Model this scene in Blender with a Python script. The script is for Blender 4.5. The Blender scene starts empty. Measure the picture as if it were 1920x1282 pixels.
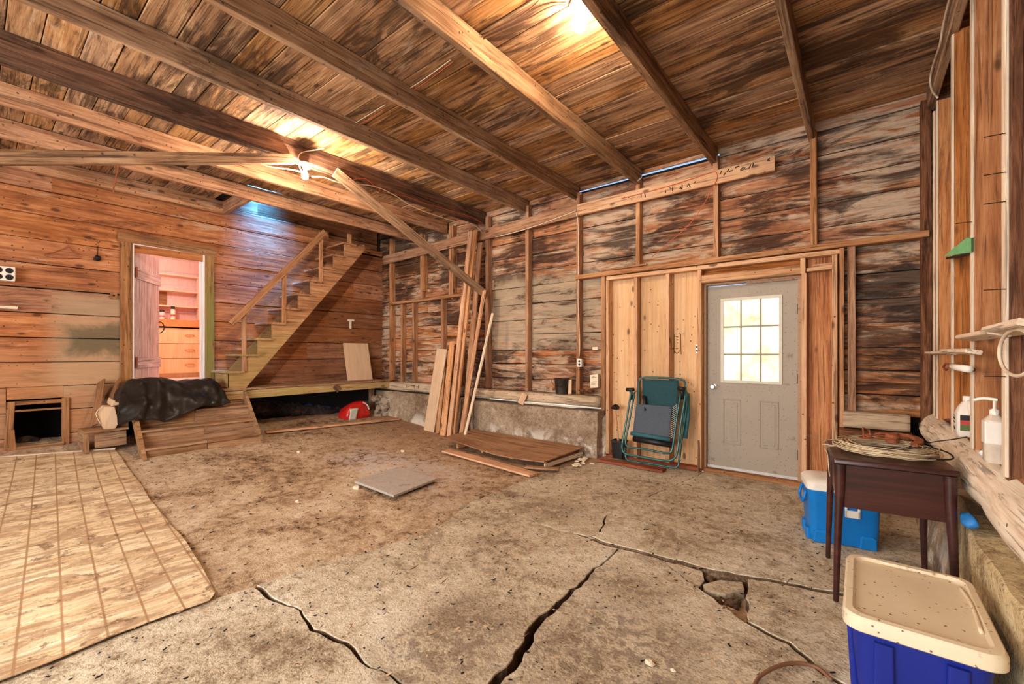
import bpy, bmesh, math, random
from mathutils import Vector, Matrix, noise as mnoise
R = random.Random(7)
sc = bpy.context.scene
COL = sc.collection
# ------------------------------------------------------------------ camera, world, lights, exposure
CAM_H = 1.33
YAW = math.atan(652/815)
cd = bpy.data.cameras.new('camera'); cam = bpy.data.objects.new('camera', cd); COL.objects.link(cam)
cam.location = (0, 0, CAM_H); cam.rotation_euler = (math.pi/2, 0, YAW)
cd.sensor_width = 36; cd.lens = 815/1920*36; cd.shift_y = 21/1920; cd.clip_start = .02
sc.camera = cam
vs = sc.view_settings
vs.view_transform = 'Standard'; vs.look = 'None'; vs.gamma = 1; vs.use_curve_mapping = False
vs.exposure = 0.68
sc.render.film_transparent = False
try:
    sc.cycles.use_denoising = True; sc.cycles.max_bounces = 8; sc.cycles.diffuse_bounces = 5
    sc.cycles.sample_clamp_indirect = 6
except Exception: pass
w = bpy.data.worlds.new('sky'); sc.world = w; w.use_nodes = True
bg = w.node_tree.nodes['Background']; bg.inputs[0].default_value = (.42, .62, 1, 1); bg.inputs[1].default_value = .75
def lamp(name, kind, loc, energy, color, size=.1, rot=None, size_y=None, target=None):
    l = bpy.data.lights.new(name, kind); l.energy = energy; l.color = color
    o = bpy.data.objects.new(name, l); COL.objects.link(o); o.location = loc
    if kind == 'AREA':
        l.size = size
        if size_y: l.shape = 'RECTANGLE'; l.size_y = size_y
    elif kind == 'POINT': l.shadow_soft_size = size
    elif kind == 'SUN': l.angle = size
    if target is not None:
        o.rotation_euler = (Vector(target)-Vector(loc)).to_track_quat('-Z', 'Y').to_euler()
    elif rot: o.rotation_euler = rot
    return o
lamp('sun', 'SUN', (0, 12, 9), 6.0, (1, .95, .86), .02, target=(-2, 0, 0.5))
# added fill lamp behind the camera, set in an invented doorway of wall_front
lamp('rear_fill_light', 'AREA', (-2.6, -3.1, 1.75), 270, (1, .97, .92), 5.2, size_y=2.2, target=(-2.6, 2.2, 0))
# window of the storey above the stairwell
uw = lamp('upstairs_daylight', 'AREA', (-7.50, 2.95, 4.5), 120, (.03, .26, 1), .3, target=(-7.76, 3.0, 3.5)); uw.data.spread = math.radians(48)
# the pantry's own ceiling fitting
lamp('pantry_light', 'POINT', (-8.7, 1.75, 2.85), 34, (1, .95, .93), .1)
# ------------------------------------------------------------------ pixel measure (a pixel seen on a real wall / floor plane)
_c, _s = math.cos(YAW), math.sin(YAW)
def dirp(u, v):
    r = (u-960)/815.; return (r*_c-_s, r*_s+_c, (662-v)/815.)
def onx(u, v, x): d = dirp(u, v); t = x/d[0]; return Vector((x, t*d[1], CAM_H+t*d[2]))
def ony(u, v, y): d = dirp(u, v); t = y/d[1]; return Vector((t*d[0], y, CAM_H+t*d[2]))
def onz(u, v, z): d = dirp(u, v); t = (z-CAM_H)/d[2]; return Vector((t*d[0], t*d[1], z))
# ------------------------------------------------------------------ materials
def L(r, g, b):
    f = lambda c: (c/255/12.92 if c/255 <= .04045 else ((c/255+.055)/1.055)**2.4)
    return (f(r), f(g), f(b), 1)
class NT:
    def __init__(s, name):
        s.m = bpy.data.materials.new(name); s.m.use_nodes = True; s.t = s.m.node_tree; s.N = s.t.nodes; s.N.clear()
        s.out = s.n('ShaderNodeOutputMaterial'); s.b = s.n('ShaderNodeBsdfPrincipled')
        s.l(s.b.outputs[0], s.out.inputs[0])
    def n(s, ty, **k):
        x = s.N.new(ty)
        for a, b in k.items(): setattr(x, a, b)
        return x
    def l(s, a, b): s.t.links.new(a, b)
    def set(s, sock, v):
        if hasattr(v, 'is_linked') or isinstance(v, bpy.types.NodeSocket): s.l(v, sock)
        else: sock.default_value = v
    def noise(s, vec, scale=1, detail=5, rough=.6, dist=0):
        x = s.n('ShaderNodeTexNoise'); s.l(vec, x.inputs['Vector']); x.inputs['Scale'].default_value = scale
        x.inputs['Detail'].default_value = detail; x.inputs['Roughness'].default_value = rough; x.inputs['Distortion'].default_value = dist
        return x.outputs['Fac']
    def vmath(s, op, a, b):
        x = s.n('ShaderNodeVectorMath', operation=op); s.set(x.inputs[0], a); s.set(x.inputs[1], b); return x.outputs[0]
    def math(s, op, a, b=0., clamp=False):
        x = s.n('ShaderNodeMath', operation=op, use_clamp=clamp); s.set(x.inputs[0], a); s.set(x.inputs[1], b); return x.outputs[0]
    def ramp(s, f, stops, interp='LINEAR'):
        x = s.n('ShaderNodeValToRGB'); s.l(f, x.inputs[0]); x.color_ramp.interpolation = interp; e = x.color_ramp.elements
        while len(e) < len(stops): e.new(.5)
        for i, (p, c) in enumerate(stops):
            e[i].position = p; e[i].color = c if len(c) == 4 else (*c, 1)
        return x.outputs[0]
    def mask(s, f, a, b):
        x = s.n('ShaderNodeMapRange'); x.interpolation_type = 'SMOOTHSTEP'; s.l(f, x.inputs[0])
        x.inputs[1].default_value = a; x.inputs[2].default_value = b; return x.outputs[0]
    def mix(s, f, a, b, mode='MIX'):
        x = s.n('ShaderNodeMix', data_type='RGBA', blend_type=mode); s.set(x.inputs[0], f); s.set(x.inputs[6], a); s.set(x.inputs[7], b); return x.outputs[2]
    def bump(s, h, strength=.5, dist=.01):
        x = s.n('ShaderNodeBump'); s.l(h, x.inputs['Height']); x.inputs['Strength'].default_value = strength; x.inputs['Distance'].default_value = dist
        s.l(x.outputs[0], s.b.inputs['Normal'])
def bounds_mask(s, pos, axis, a, b, soft, wob=.35, sc_=3.):
    sx = s.n('ShaderNodeSeparateXYZ'); s.l(pos, sx.inputs[0]); v = s.math('ADD', sx.outputs[axis], s.math('MULTIPLY', s.math('SUBTRACT', s.noise(pos, sc_, 6, .7, .5), .5), wob))
    return s.math('MULTIPLY', s.mask(v, a-soft, a+soft), s.math('SUBTRACT', 1., s.mask(v, b-soft, b+soft)))
def wood(name, dark, mid, light, stain=.5, stain_c=L(38, 26, 18), white=0., white_c=L(206, 184, 160), rough=.85, bump=.6, axis='X',
         tone=.4, knots=True, nails=False, gscale=1., extra=None, spec=.25, streak=.75):
    s = NT(name); tc = s.n('ShaderNodeTexCoord'); oi = s.n('ShaderNodeObjectInfo'); geo = s.n('ShaderNodeNewGeometry')
    off = s.n('ShaderNodeCombineXYZ')
    for i, k in enumerate((61., 137., 29.)): s.l(s.math('MULTIPLY', oi.outputs['Random'], k), off.inputs[i])
    p = s.vmath('ADD', tc.outputs['Object'], off.outputs[0])
    st = {'X': (1.1, 15, 15), 'Y': (15, 1.1, 15), 'Z': (15, 15, 1.1)}[axis]
    g = s.vmath('MULTIPLY', p, tuple(v*gscale for v in st))
    n1 = s.noise(g, 1, 7, .68, 1.1)
    fine = s.noise(s.vmath('MULTIPLY', p, tuple(v*gscale*(6 if v > 5 else 4) for v in st)), 1, 3, .6, .3)
    f = s.math('ADD', s.math('MULTIPLY', n1, .78), s.math('MULTIPLY', fine, .30))
    blot = s.noise(geo.outputs['Position'], 1.7, 4, .6, .4)
    f = s.math('ADD', f, s.math('MULTIPLY', s.math('SUBTRACT', blot, .5), .35))
    col = s.ramp(f, [(.33, dark), (.52, mid), (.70, light)])
    stk = s.noise(s.vmath('MULTIPLY', p, {'X': (1.6, 46, 46), 'Y': (46, 1.6, 46), 'Z': (46, 46, 1.6)}[axis]), 1, 4, .6, .6)
    sk = s.math('SUBTRACT', 1., s.mask(stk, .36, .46)); col = s.mix(s.math('MULTIPLY', sk, streak), col, s.mix(.72, col, (0.012, .006, .003, 1)))
    f = s.math('SUBTRACT', f, s.math('MULTIPLY', sk, .25*streak))
    # per-piece tone
    hsv = s.n('ShaderNodeHueSaturation'); s.l(col, hsv.inputs['Color'])
    r2 = s.math('FRACT', s.math('MULTIPLY', oi.outputs['Random'], 17.31))
    s.l(s.math('ADD', s.math('MULTIPLY', oi.outputs['Random'], tone), 1-tone*.5), hsv.inputs['Value'])
    s.l(s.math('ADD', s.math('MULTIPLY', r2, tone*.6), 1-tone*.3), hsv.inputs['Saturation'])
    col = hsv.outputs[0]
    if white > 0:
        q = {'X': (.9, 6, 6), 'Y': (6, .9, 6), 'Z': (6, 6, .9)}[axis]
        wn = s.noise(s.vmath('MULTIPLY', p, q), 1.6, 7, .7, .8)
        wb = s.noise(geo.outputs['Position'], .8, 3, .5)
        wn = s.math('ADD', s.math('MULTIPLY', wn, .7), s.math('MULTIPLY', wb, .3))
        wm = s.mask(wn, .60-.16*white, .66-.12*white)
        col = s.mix(s.math('MULTIPLY', wm, min(1, .35+.5*white)), col, white_c)
    if stain > 0:
        q = {'X': (1.0, 5, 5), 'Y': (5, 1.0, 5), 'Z': (5, 5, 1.0)}[axis]
        sn = s.noise(s.vmath('MULTIPLY', s.vmath('ADD', p, (9.1, 3.3, 5.2)), q), 1.1, 8, .72, 1.4)
        sb = s.noise(geo.outputs['Position'], 1.1, 4, .55)
        sn = s.math('ADD', s.math('MULTIPLY', sn, .6), s.math('MULTIPLY', sb, .4))
        sm = s.mask(sn, .60-.16*stain, .67-.13*stain)
        col = s.mix(s.math('MULTIPLY', sm, min(.92, .45+.45*stain)), col, stain_c)
    if knots:
        q = {'X': (.45, 1, 1), 'Y': (1, .45, 1), 'Z': (1, 1, .45)}[axis]
        vo = s.n('ShaderNodeTexVoronoi'); s.l(s.vmath('MULTIPLY', p, q), vo.inputs['Vector']); vo.inputs['Scale'].default_value = 6.5
        kn = s.math('SUBTRACT', 1., s.mask(vo.outputs['Distance'], .06, .17))
        col = s.mix(s.math('MULTIPLY', kn, .75), col, L(52, 30, 18))
    if nails:
        vo = s.n('ShaderNodeTexVoronoi'); s.l(geo.outputs['Position'], vo.inputs['Vector']); vo.inputs['Scale'].default_value = 13
        col = s.mix(s.math('MULTIPLY', s.math('SUBTRACT', 1., s.mask(vo.outputs['Distance'], .09, .13)), .8), col, L(45, 30, 22))
    if extra: col = extra(s, col, geo.outputs['Position'], tc.outputs['Object'])
    s.l(col, s.b.inputs['Base Color']); s.b.inputs['Roughness'].default_value = rough; s.b.inputs['Specular IOR Level'].default_value = spec
    s.bump(f, bump, .012)
    return s.m
def plain(name, c, rough=.5, metal=0., var=.12, vs_=20, bump=.1, spec=.4, dirt=0., dirt_c=L(80, 60, 45), emis=None, sheen=0):
    s = NT(name); tc = s.n('ShaderNodeTexCoord'); n = s.noise(tc.outputs['Object'], vs_, 5, .6)
    d = tuple(max(0, v*(1-var)) for v in c[:3])+(1,); l = tuple(min(1, v*(1+var)) for v in c[:3])+(1,)
    col = s.ramp(n, [(.35, d), (.65, l)])
    if dirt > 0:
        m = s.mask(s.noise(tc.outputs['Object'], 7, 7, .7), .62-.2*dirt, .70-.1*dirt); col = s.mix(s.math('MULTIPLY', m, .7), col, dirt_c)
        vo = s.n('ShaderNodeTexVoronoi'); s.l(tc.outputs['Object'], vo.inputs['Vector']); vo.inputs['Scale'].default_value = 34
        col = s.mix(s.math('SUBTRACT', 1., s.mask(vo.outputs['Distance'], .10, .16)), col, dirt_c)
    s.l(col, s.b.inputs['Base Color']); s.b.inputs['Roughness'].default_value = rough; s.b.inputs['Metallic'].default_value = metal
    s.b.inputs['Specular IOR Level'].default_value = spec
    if bump: s.bump(n, bump, .004)
    if emis: s.b.inputs['Emission Color'].default_value = emis[0]; s.b.inputs['Emission Strength'].default_value = emis[1]
    return s.m
def walla_extra(s, col, P, O):   # pale scrubbed patch with grey-green dirt left of the pantry door; whitened boards lower down
    m = s.math('MULTIPLY', bounds_mask(s, P, 1, .62, 1.3, .14), bounds_mask(s, P, 2, .9, 2.05, .12))
    col = s.mix(s.math('MULTIPLY', m, .62), col, L(186, 160, 128))
    m = s.math('MULTIPLY', bounds_mask(s, P, 1, .72, 1.3, .1), bounds_mask(s, P, 2, 1.32, 1.68, .07))
    col = s.mix(s.math('MULTIPLY', m, .8), col, L(92, 84, 62))
    m = s.math('MULTIPLY', bounds_mask(s, P, 1, -1., 1.25, .1), bounds_mask(s, P, 2, .3, 1.25, .2))
    col = s.mix(s.math('MULTIPLY', m, .35), col, L(200, 158, 116))
    m = s.math('MULTIPLY', bounds_mask(s, P, 1, 3.4, 6, .3), bounds_mask(s, P, 2, .8, 2.3, .2))
    return s.mix(s.math('MULTIPLY', m, .45), col, L(92, 62, 42))
def wallb_extra(s, col, P, O):   # weathered grey-white boards in the two middle bays
    n = s.noise(s.vmath('MULTIPLY', P, (1.3, 1, 7)), 1.2, 7, .7, 1.)
    m = s.math('MULTIPLY', bounds_mask(s, P, 0, -4.7, -2.6, .1), bounds_mask(s, P, 2, 1.45, 2.45, .12))
    col = s.mix(s.math('MULTIPLY', s.math('MULTIPLY', m, s.mask(n, .36, .5)), .8), col, L(178, 158, 132))
    m = s.math('MULTIPLY', bounds_mask(s, P, 0, -4.7, -2.6, .1), bounds_mask(s, P, 2, .7, 1.45, .12))
    col = s.mix(s.math('MULTIPLY', s.math('MULTIPLY', m, s.mask(n, .5, .6)), .6), col, L(188, 160, 130))
    m = s.math('MULTIPLY', bounds_mask(s, P, 0, -.02, .6, .1, .2), bounds_mask(s, P, 2, .9, 2.2, .1))
    return s.mix(s.math('MULTIPLY', s.math('MULTIPLY', m, s.mask(n, .44, .56)), .75), col, L(40, 27, 22))
def green_extra(s, col, P, O):
    m = bounds_mask(s, P, 2, .95, 2.35, .25, .5)
    m2 = s.mask(s.noise(s.vmath('MULTIPLY', P, (8, 8, 1.5)), 1.5, 4, .6), .36, .5)
    return s.mix(s.math('MULTIPLY', s.math('MULTIPLY', m, m2), .75), col, L(128, 128, 62))
def greenbeam_extra(s, col, P, O):
    return s.mix(s.math('MULTIPLY', s.mask(s.noise(P, 2.2, 5, .6), .42, .6), .6), col, L(178, 160, 98))
M = {}
M['wall_a'] = wood('wall_a_wood', L(100, 58, 36), L(164, 105, 70), L(200, 140, 98), stain=.30, stain_c=L(74, 40, 24), white=.10, tone=.34, extra=walla_extra, nails=True, streak=.45)
M['wall_b'] = wood('wall_b_wood', L(94, 56, 36), L(164, 108, 74), L(206, 150, 108), stain=.88, stain_c=L(46, 29, 22), white=.8, white_c=L(204, 182, 156), tone=.3, extra=wallb_extra, bump=.9)
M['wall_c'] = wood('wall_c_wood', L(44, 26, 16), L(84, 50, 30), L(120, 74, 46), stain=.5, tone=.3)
M['ceil'] = wood('ceiling_wood', L(92, 62, 40), L(164, 120, 82), L(206, 164, 120), stain=.74, stain_c=L(50, 30, 18), white=.12, tone=.42, bump=.7)
M['joist'] = wood('joist_wood', L(92, 66, 46), L(150, 114, 84), L(190, 156, 122), stain=.38, stain_c=L(46, 34, 26), white=.12, tone=.25, knots=False, nails=True)
M['joist_red'] = wood('joist_red_wood', L(100, 62, 42), L(168, 118, 84), L(204, 158, 120), stain=.25, stain_c=L(70, 46, 34), white=.12, tone=.2, knots=True, nails=True)
M['joist_dark'] = wood('joist_dark_wood', L(58, 40, 32), L(104, 76, 60), L(140, 106, 84), stain=.5, tone=.2)
M['stud'] = wood('stud_wood', L(112, 72, 48), L(170, 120, 84), L(204, 156, 116), stain=.18, white=.1, tone=.28)
M['frame_new'] = wood('new_frame_wood', L(172, 122, 84), L(210, 160, 118), L(228, 184, 142), stain=.03, tone=.14, nails=True, bump=.3)
M['sheath'] = wood('plywood_sheathing', L(186, 138, 94), L(214, 168, 120), L(226, 186, 140), stain=.10, stain_c=L(100, 62, 36), tone=.12, nails=True, bump=.25, axis='X', gscale=.6, streak=.12)
M['stud_red'] = wood('red_stud_wood', L(118, 66, 30), L(182, 112, 60), L(212, 148, 92), stain=.25, stain_c=L(60, 36, 24), tone=.2)
M['stud_edge'] = wood('pale_lath_lit_edge_wood', L(188, 158, 130), L(224, 200, 172), L(238, 220, 196), stain=0, tone=.1, knots=False, bump=.3)  # pale laths; on the right wall studs, edge light put into the colour
M['stud_rough'] = wood('rough_post_wood', L(52, 30, 20), L(108, 66, 42), L(158, 108, 76), stain=.5, tone=.1, bump=1., gscale=1.6, knots=False)
M['log'] = wood('hewn_log_wood', L(190, 160, 132), L(232, 212, 188), L(244, 232, 212), stain=.12, stain_c=L(96, 66, 46), tone=.1, axis='Y', bump=.7, knots=False, nails=True, gscale=.7)
M['log_x'] = wood('sill_beam_wood', L(140, 110, 84), L(188, 162, 132), L(214, 192, 164), stain=.25, stain_c=L(84, 60, 44), tone=.1, bump=.7, knots=True, nails=True)
M['board_new'] = wood('sawn_board_wood', L(150, 98, 64), L(202, 148, 106), L(224, 176, 136), stain=.08, tone=.28, bump=.3, nails=True)
M['board_pale'] = wood('pale_board_wood', L(196, 158, 122), L(216, 180, 144), L(226, 194, 160), stain=0, tone=.08, bump=.15, knots=False, streak=.12)
M['plywood'] = wood('old_plywood', L(120, 82, 54), L(158, 116, 84), L(182, 142, 108), stain=.22, tone=.05, bump=.2, knots=False, gscale=.5)
M['step'] = wood('step_wood', L(112, 78, 52), L(156, 116, 82), L(188, 150, 114), stain=.2, white=.1, tone=.2)
M['step_y'] = wood('step_wood_y', L(112, 78, 52), L(156, 116, 82), L(188, 150, 114), stain=.2, white=.1, tone=.2, axis='Y')
M['stair'] = wood('stair_wood', L(120, 78, 50), L(170, 118, 80), L(206, 158, 116), stain=.12, tone=.18, extra=lambda s, c, P, O: s.mix(s.math('MULTIPLY', bounds_mask(s, P, 2, .6, 1.7, .3), .45), c, L(176, 158, 96)))
M['stair_y'] = wood('stair_stringer_wood', L(120, 78, 50), L(170, 118, 80), L(206, 158, 116), stain=.12, tone=.1, axis='Y', extra=lambda s, c, P, O: s.mix(s.math('MULTIPLY', bounds_mask(s, P, 2, .6, 1.7, .3), .45), c, L(176, 158, 96)))
M['board_pale_z'] = wood('pale_panel_wood', L(204, 168, 132), L(218, 184, 148), L(226, 194, 160), stain=0, tone=.04, bump=.1, knots=False, axis='Z', streak=.05)
M['beam_green'] = wood('landing_beam_wood', L(140, 104, 64), L(184, 150, 100), L(206, 178, 130), stain=.12, tone=.08, extra=greenbeam_extra)
M['casing'] = wood('door_casing_wood', L(104, 66, 40), L(152, 104, 66), L(178, 130, 88), stain=.12, tone=.1, nails=True)
M['casing_green'] = wood('door_casing_green_wood', L(104, 70, 42), L(152, 110, 70), L(178, 136, 92), stain=.1, tone=.1, nails=True, extra=green_extra)
M['white_paint'] = wood('worn_white_paint', L(214, 198, 190), L(232, 218, 212), L(242, 234, 230), stain=.05, stain_c=L(120, 90, 74), tone=.05, knots=False, bump=.15, streak=.12)
M['door_paint'] = wood('worn_lilac_paint', L(168, 142, 138), L(206, 186, 184), L(228, 214, 216), stain=.18, stain_c=L(116, 88, 76), tone=.12, knots=False, bump=.3, white=.3, white_c=L(236, 240, 244))
M['red_plank'] = wood('red_plank_wood', L(92, 42, 26), L(142, 74, 50), L(176, 104, 74), stain=.2, tone=.05)
M['red_wood'] = wood('dark_mahogany', L(36, 16, 14), L(58, 27, 22), L(78, 38, 30), stain=0, tone=.08, knots=False, bump=.08, rough=.32, spec=.5, gscale=.6, streak=.12)
M['cab'] = wood('light_oak', L(214, 168, 112), L(232, 192, 140), L(240, 208, 160), stain=0, tone=.06, knots=False, bump=.1, gscale=.5, axis='Z', rough=.5, streak=.12)
M['counter'] = wood('orange_counter_wood', L(196, 116, 62), L(222, 140, 82), L(232, 156, 98), stain=0, tone=.05, knots=False, bump=.1, streak=.12)
M['pink'] = wood('pink_board_wall', L(220, 176, 160), L(230, 188, 172), L(236, 200, 186), stain=0, tone=.06, knots=False, bump=.15, axis='Y', streak=.12)
M['pink_shelf'] = wood('peach_shelf_wood', L(226, 180, 150), L(236, 194, 164), L(242, 206, 178), stain=0, tone=.04, knots=False, bump=.1, streak=.12)
M['pink_ceiling'] = plain('pantry_ceiling_paint', L(240, 214, 204), .7, var=.05)
def concrete(name, base, light, dark, crack=True, moss=0., white=0.):
    s = NT(name); geo = s.n('ShaderNodeNewGeometry'); P = geo.outputs['Position']
    n1 = s.noise(P, 1.3, 8, .62, .5); n2 = s.noise(P, 14, 6, .7); n3 = s.noise(P, 70, 4, .7)
    f = s.math('ADD', s.math('MULTIPLY', n1, .42), s.math('ADD', s.math('MULTIPLY', n2, .36), s.math('MULTIPLY', n3, .28)))
    col = s.ramp(f, [(.43, dark), (.53, base), (.63, light)])
    n4 = s.noise(P, 38, 6, .8, .6); col = s.mix(s.math('MULTIPLY', s.math('SUBTRACT', 1., s.mask(n4, .36, .44)), .75), col, L(96, 72, 52))
    d = s.mask(s.noise(s.vmath('ADD', P, (5, 2, 1)), 2.4, 9, .72, .8), .53, .66); col = s.mix(s.math('MULTIPLY', d, .55), col, L(112, 84, 62))
    vo = s.n('ShaderNodeTexVoronoi'); s.l(s.vmath('MULTIPLY', s.vmath('ADD', P, s.vmath('MULTIPLY', s.n('ShaderNodeTexNoise').outputs['Color'], (.2, .2, .2))), (1, 2.2, 1)), vo.inputs['Vector']); vo.inputs['Scale'].default_value = 16
    col = s.mix(s.math('MULTIPLY', s.math('SUBTRACT', 1., s.mask(vo.outputs['Distance'], .10, .2)), .6), col, L(70, 50, 38))
    if name == 'worn_concrete':
        for (xa, xb, ya, yb) in ((-1.75, -1.25, 1.15, 1.75), (-1.15, -.55, 1.45, 2.15), (-1.3, -.8, 2.2, 2.5), (-2.3, -1.8, 2.9, 3.3)):
            m = s.math('MULTIPLY', s.math('MULTIPLY', bounds_mask(s, P, 0, xa, xb, .12, .5), bounds_mask(s, P, 1, ya, yb, .12, .5)), s.mask(n2, .44, .56)); col = s.mix(s.math('MULTIPLY', m, .7), col, L(112, 88, 66))
    if white:
        m = s.mask(s.noise(P, 3, 6, .7, .5), .5, .6)
        sx = s.n('ShaderNodeSeparateXYZ'); s.l(P, sx.inputs[0])
        m = s.math('MULTIPLY', m, s.math('SUBTRACT', 1., s.mask(sx.outputs[2], .12, .34))); col = s.mix(s.math('MULTIPLY', m, white), col, L(226, 214, 198))
    s.l(col, s.b.inputs['Base Color']); s.b.inputs['Roughness'].default_value = .93; s.b.inputs['Specular IOR Level'].default_value = .2
    h = s.math('ADD', s.math('MULTIPLY', n2, .6), s.math('MULTIPLY', n3, .5)); s.bump(h, .8, .02)
    return s.m
M['slab'] = concrete('worn_concrete', L(202, 184, 156), L(232, 220, 198), L(134, 112, 86))
M['slab_edge'] = concrete('broken_concrete', L(104, 80, 60), L(150, 124, 98), L(60, 44, 32))  # broken slab sides, darkened in colour to deepen the shade of the cracks
M['found'] = concrete('foundation_concrete', L(158, 136, 112), L(190, 170, 144), L(112, 90, 70), white=.9)
M['found_y'] = concrete('yellowed_concrete', L(212, 190, 146), L(232, 216, 178), L(140, 112, 78))
M['stone'] = concrete('rubble_stone', L(160, 142, 124), L(200, 184, 164), L(90, 76, 66))
M['stone_dark'] = concrete('dark_stone', L(52, 46, 46), L(88, 80, 80), L(18, 16, 18))  # far darker tone than the rubble stone
def dirt():
    s = NT('packed_dirt'); geo = s.n('ShaderNodeNewGeometry'); P = geo.outputs['Position']
    n1 = s.noise(P, 1.1, 7, .6, .6); n2 = s.noise(P, 11, 8, .74, .4); n3 = s.noise(P, 60, 4, .7)
    f = s.math('ADD', s.math('MULTIPLY', n1, .42), s.math('ADD', s.math('MULTIPLY', n2, .42), s.math('MULTIPLY', n3, .2)))
    col = s.ramp(f, [(.42, L(104, 74, 50)), (.50, L(192, 160, 126)), (.59, L(228, 204, 172))])
    sx = s.n('ShaderNodeSeparateXYZ'); s.l(P, sx.inputs[0])
    m = s.math('MULTIPLY', s.mask(sx.outputs[1], 3.0, 4.6), s.mask(n1, .35, .6)); col = s.mix(s.math('MULTIPLY', m, .65), col, L(142, 88, 58))
    # powdery pale lime dust
    a = s.math('MULTIPLY', bounds_mask(s, P, 0, -5.2, -3.3, .35, .8), bounds_mask(s, P, 1, 2.75, 3.45, .25, .5)); a = s.math('MULTIPLY', a, s.mask(n2, .42, .56))
    b = s.math('MULTIPLY', bounds_mask(s, P, 0, -3.3, -2.6, .2, .4), bounds_mask(s, P, 1, 2.4, 3.1, .25, .4)); b = s.math('MULTIPLY', b, s.mask(n2, .42, .58))
    col = s.mix(s.math('MULTIPLY', a, .75), col, L(206, 196, 196)); col = s.mix(s.math('MULTIPLY', b, .5), col, L(190, 172, 156))
    s.l(col, s.b.inputs['Base Color']); s.b.inputs['Roughness'].default_value = .95; s.b.inputs['Specular IOR Level'].default_value = .1
    s.bump(s.math('ADD', s.math('MULTIPLY', n2, .8), s.math('MULTIPLY', n3, .4)), 1., .03)
    return s.m
M['dirt'] = dirt()
def lino():
    s = NT('plank_pattern_linoleum'); tc = s.n('ShaderNodeTexCoord'); P = tc.outputs['Object']   # local X runs with the printed planks' cross lines
    sx = s.n('ShaderNodeSeparateXYZ'); s.l(P, sx.inputs[0])
    col = s.ramp(s.noise(s.vmath('MULTIPLY', P, (16, 1.6, 1)), 1, 7, .7, .6), [(.36, L(190, 156, 114)), (.52, L(226, 200, 160)), (.66, L(240, 222, 190))])
    fx = s.math('FRACT', s.math('MULTIPLY', sx.outputs[0], 1/.105)); lx = s.math('SUBTRACT', 1., s.mask(s.math('ABSOLUTE', s.math('SUBTRACT', fx, .5)), .02, .045))
    fy = s.math('FRACT', s.math('MULTIPLY', sx.outputs[1], 1/.145)); ly = s.math('SUBTRACT', 1., s.mask(s.math('ABSOLUTE', s.math('SUBTRACT', fy, .5)), .02, .05))
    lx = s.math('MULTIPLY', lx, s.mask(s.noise(P, 8, 3, .6), .42, .55))
    col = s.mix(s.math('MULTIPLY', lx, .6), col, L(148, 104, 66)); col = s.mix(s.math('MULTIPLY', ly, .8), col, L(150, 104, 62))
    d = s.mask(s.noise(s.vmath('MULTIPLY', P, (2.6, 1, 1)), 3.0, 9, .78, .9), .47, .56); col = s.mix(s.math('MULTIPLY', d, .75), col, L(158, 122, 90))
    d2 = s.mask(s.noise(P, 9, 7, .75, .5), .56, .63); col = s.mix(s.math('MULTIPLY', d2, .8), col, L(110, 80, 56))
    s.l(col, s.b.inputs['Base Color']); s.b.inputs['Roughness'].default_value = .6; s.b.inputs['Specular IOR Level'].default_value = .3
    s.bump(s.noise(P, 16, 5, .7), .4, .01)
    return s.m
M['lino'] = lino()
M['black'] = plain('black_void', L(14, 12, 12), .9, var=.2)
M['tarp'] = plain('black_plastic_sheet', L(58, 49, 43), .34, var=.25, vs_=6, bump=.3, spec=.35, dirt=.15, dirt_c=L(96, 80, 64))
M['chrome'] = plain('chrome', L(225, 225, 225), .15, 1., var=.02, bump=0)
M['iron'] = plain('dark_iron', L(38, 30, 28), .6, .5, var=.3)
M['rust'] = plain('rusted_iron', L(150, 84, 50), .75, .2, var=.35, vs_=30, bump=.4)
M['grey_door'] = plain('grey_steel_door_paint', L(164, 150, 132), .55, var=.04, vs_=3, bump=.03, dirt=.06, dirt_c=L(112, 92, 74))
M['door_trim'] = plain('door_lite_trim', L(214, 206, 186), .5, var=.03)
M['jamb'] = plain('tan_door_jamb', L(170, 132, 98), .6, var=.08, dirt=.1)
M['muntin'] = plain('muntin_grey', L(150, 142, 120), .5, var=.03)
M['alu'] = plain('aluminium_threshold', L(206, 198, 188), .4, .6, var=.1)
M['teal'] = plain('teal_tube_enamel', L(36, 92, 88), .3, .1, var=.15, bump=0, spec=.6)
M['teal_fabric'] = plain('teal_mesh_fabric', L(50, 98, 106), .7, var=.12, vs_=60, bump=.3)
M['grey_fabric'] = plain('faded_blue_grey_fabric', L(112, 122, 136), .75, var=.08, vs_=50, bump=.25)
M['black_plastic'] = plain('black_plastic', L(26, 26, 28), .45, var=.1)
M['cord'] = plain('pale_cord', L(190, 190, 176), .8)
M['white_plastic'] = plain('white_plastic', L(238, 228, 214), .4, var=.03, bump=.02)
M['cooler_blue'] = plain('cooler_blue_plastic', L(8, 118, 196), .4, var=.06, bump=.03, vs_=8)
M['tote_blue'] = plain('tote_royal_blue_plastic', L(22, 40, 132), .38, var=.08, bump=.02, vs_=5)
M['tote_lid'] = plain('tote_lid_cream', L(226, 208, 176), .5, var=.04, vs_=4, bump=.03, dirt=.10, dirt_c=L(110, 82, 56))
M['tile'] = plain('grey_slab_tile', L(176, 164, 152), .8, var=.08, vs_=14, bump=.2, dirt=.12)
M['wire'] = plain('white_cable', L(224, 204, 176), .5, var=.05)
M['wire_red'] = plain('orange_red_wire', L(206, 92, 58), .5)
M['wire_brown'] = plain('brown_cable', L(128, 88, 60), .6)
M['coil'] = plain('dusty_cream_wire', L(214, 192, 156), .5, .1, var=.2, vs_=30)
M['red_bag'] = plain('red_plastic_bag', L(200, 36, 30), .3, var=.25, vs_=12, bump=.3, spec=.6)
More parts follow.
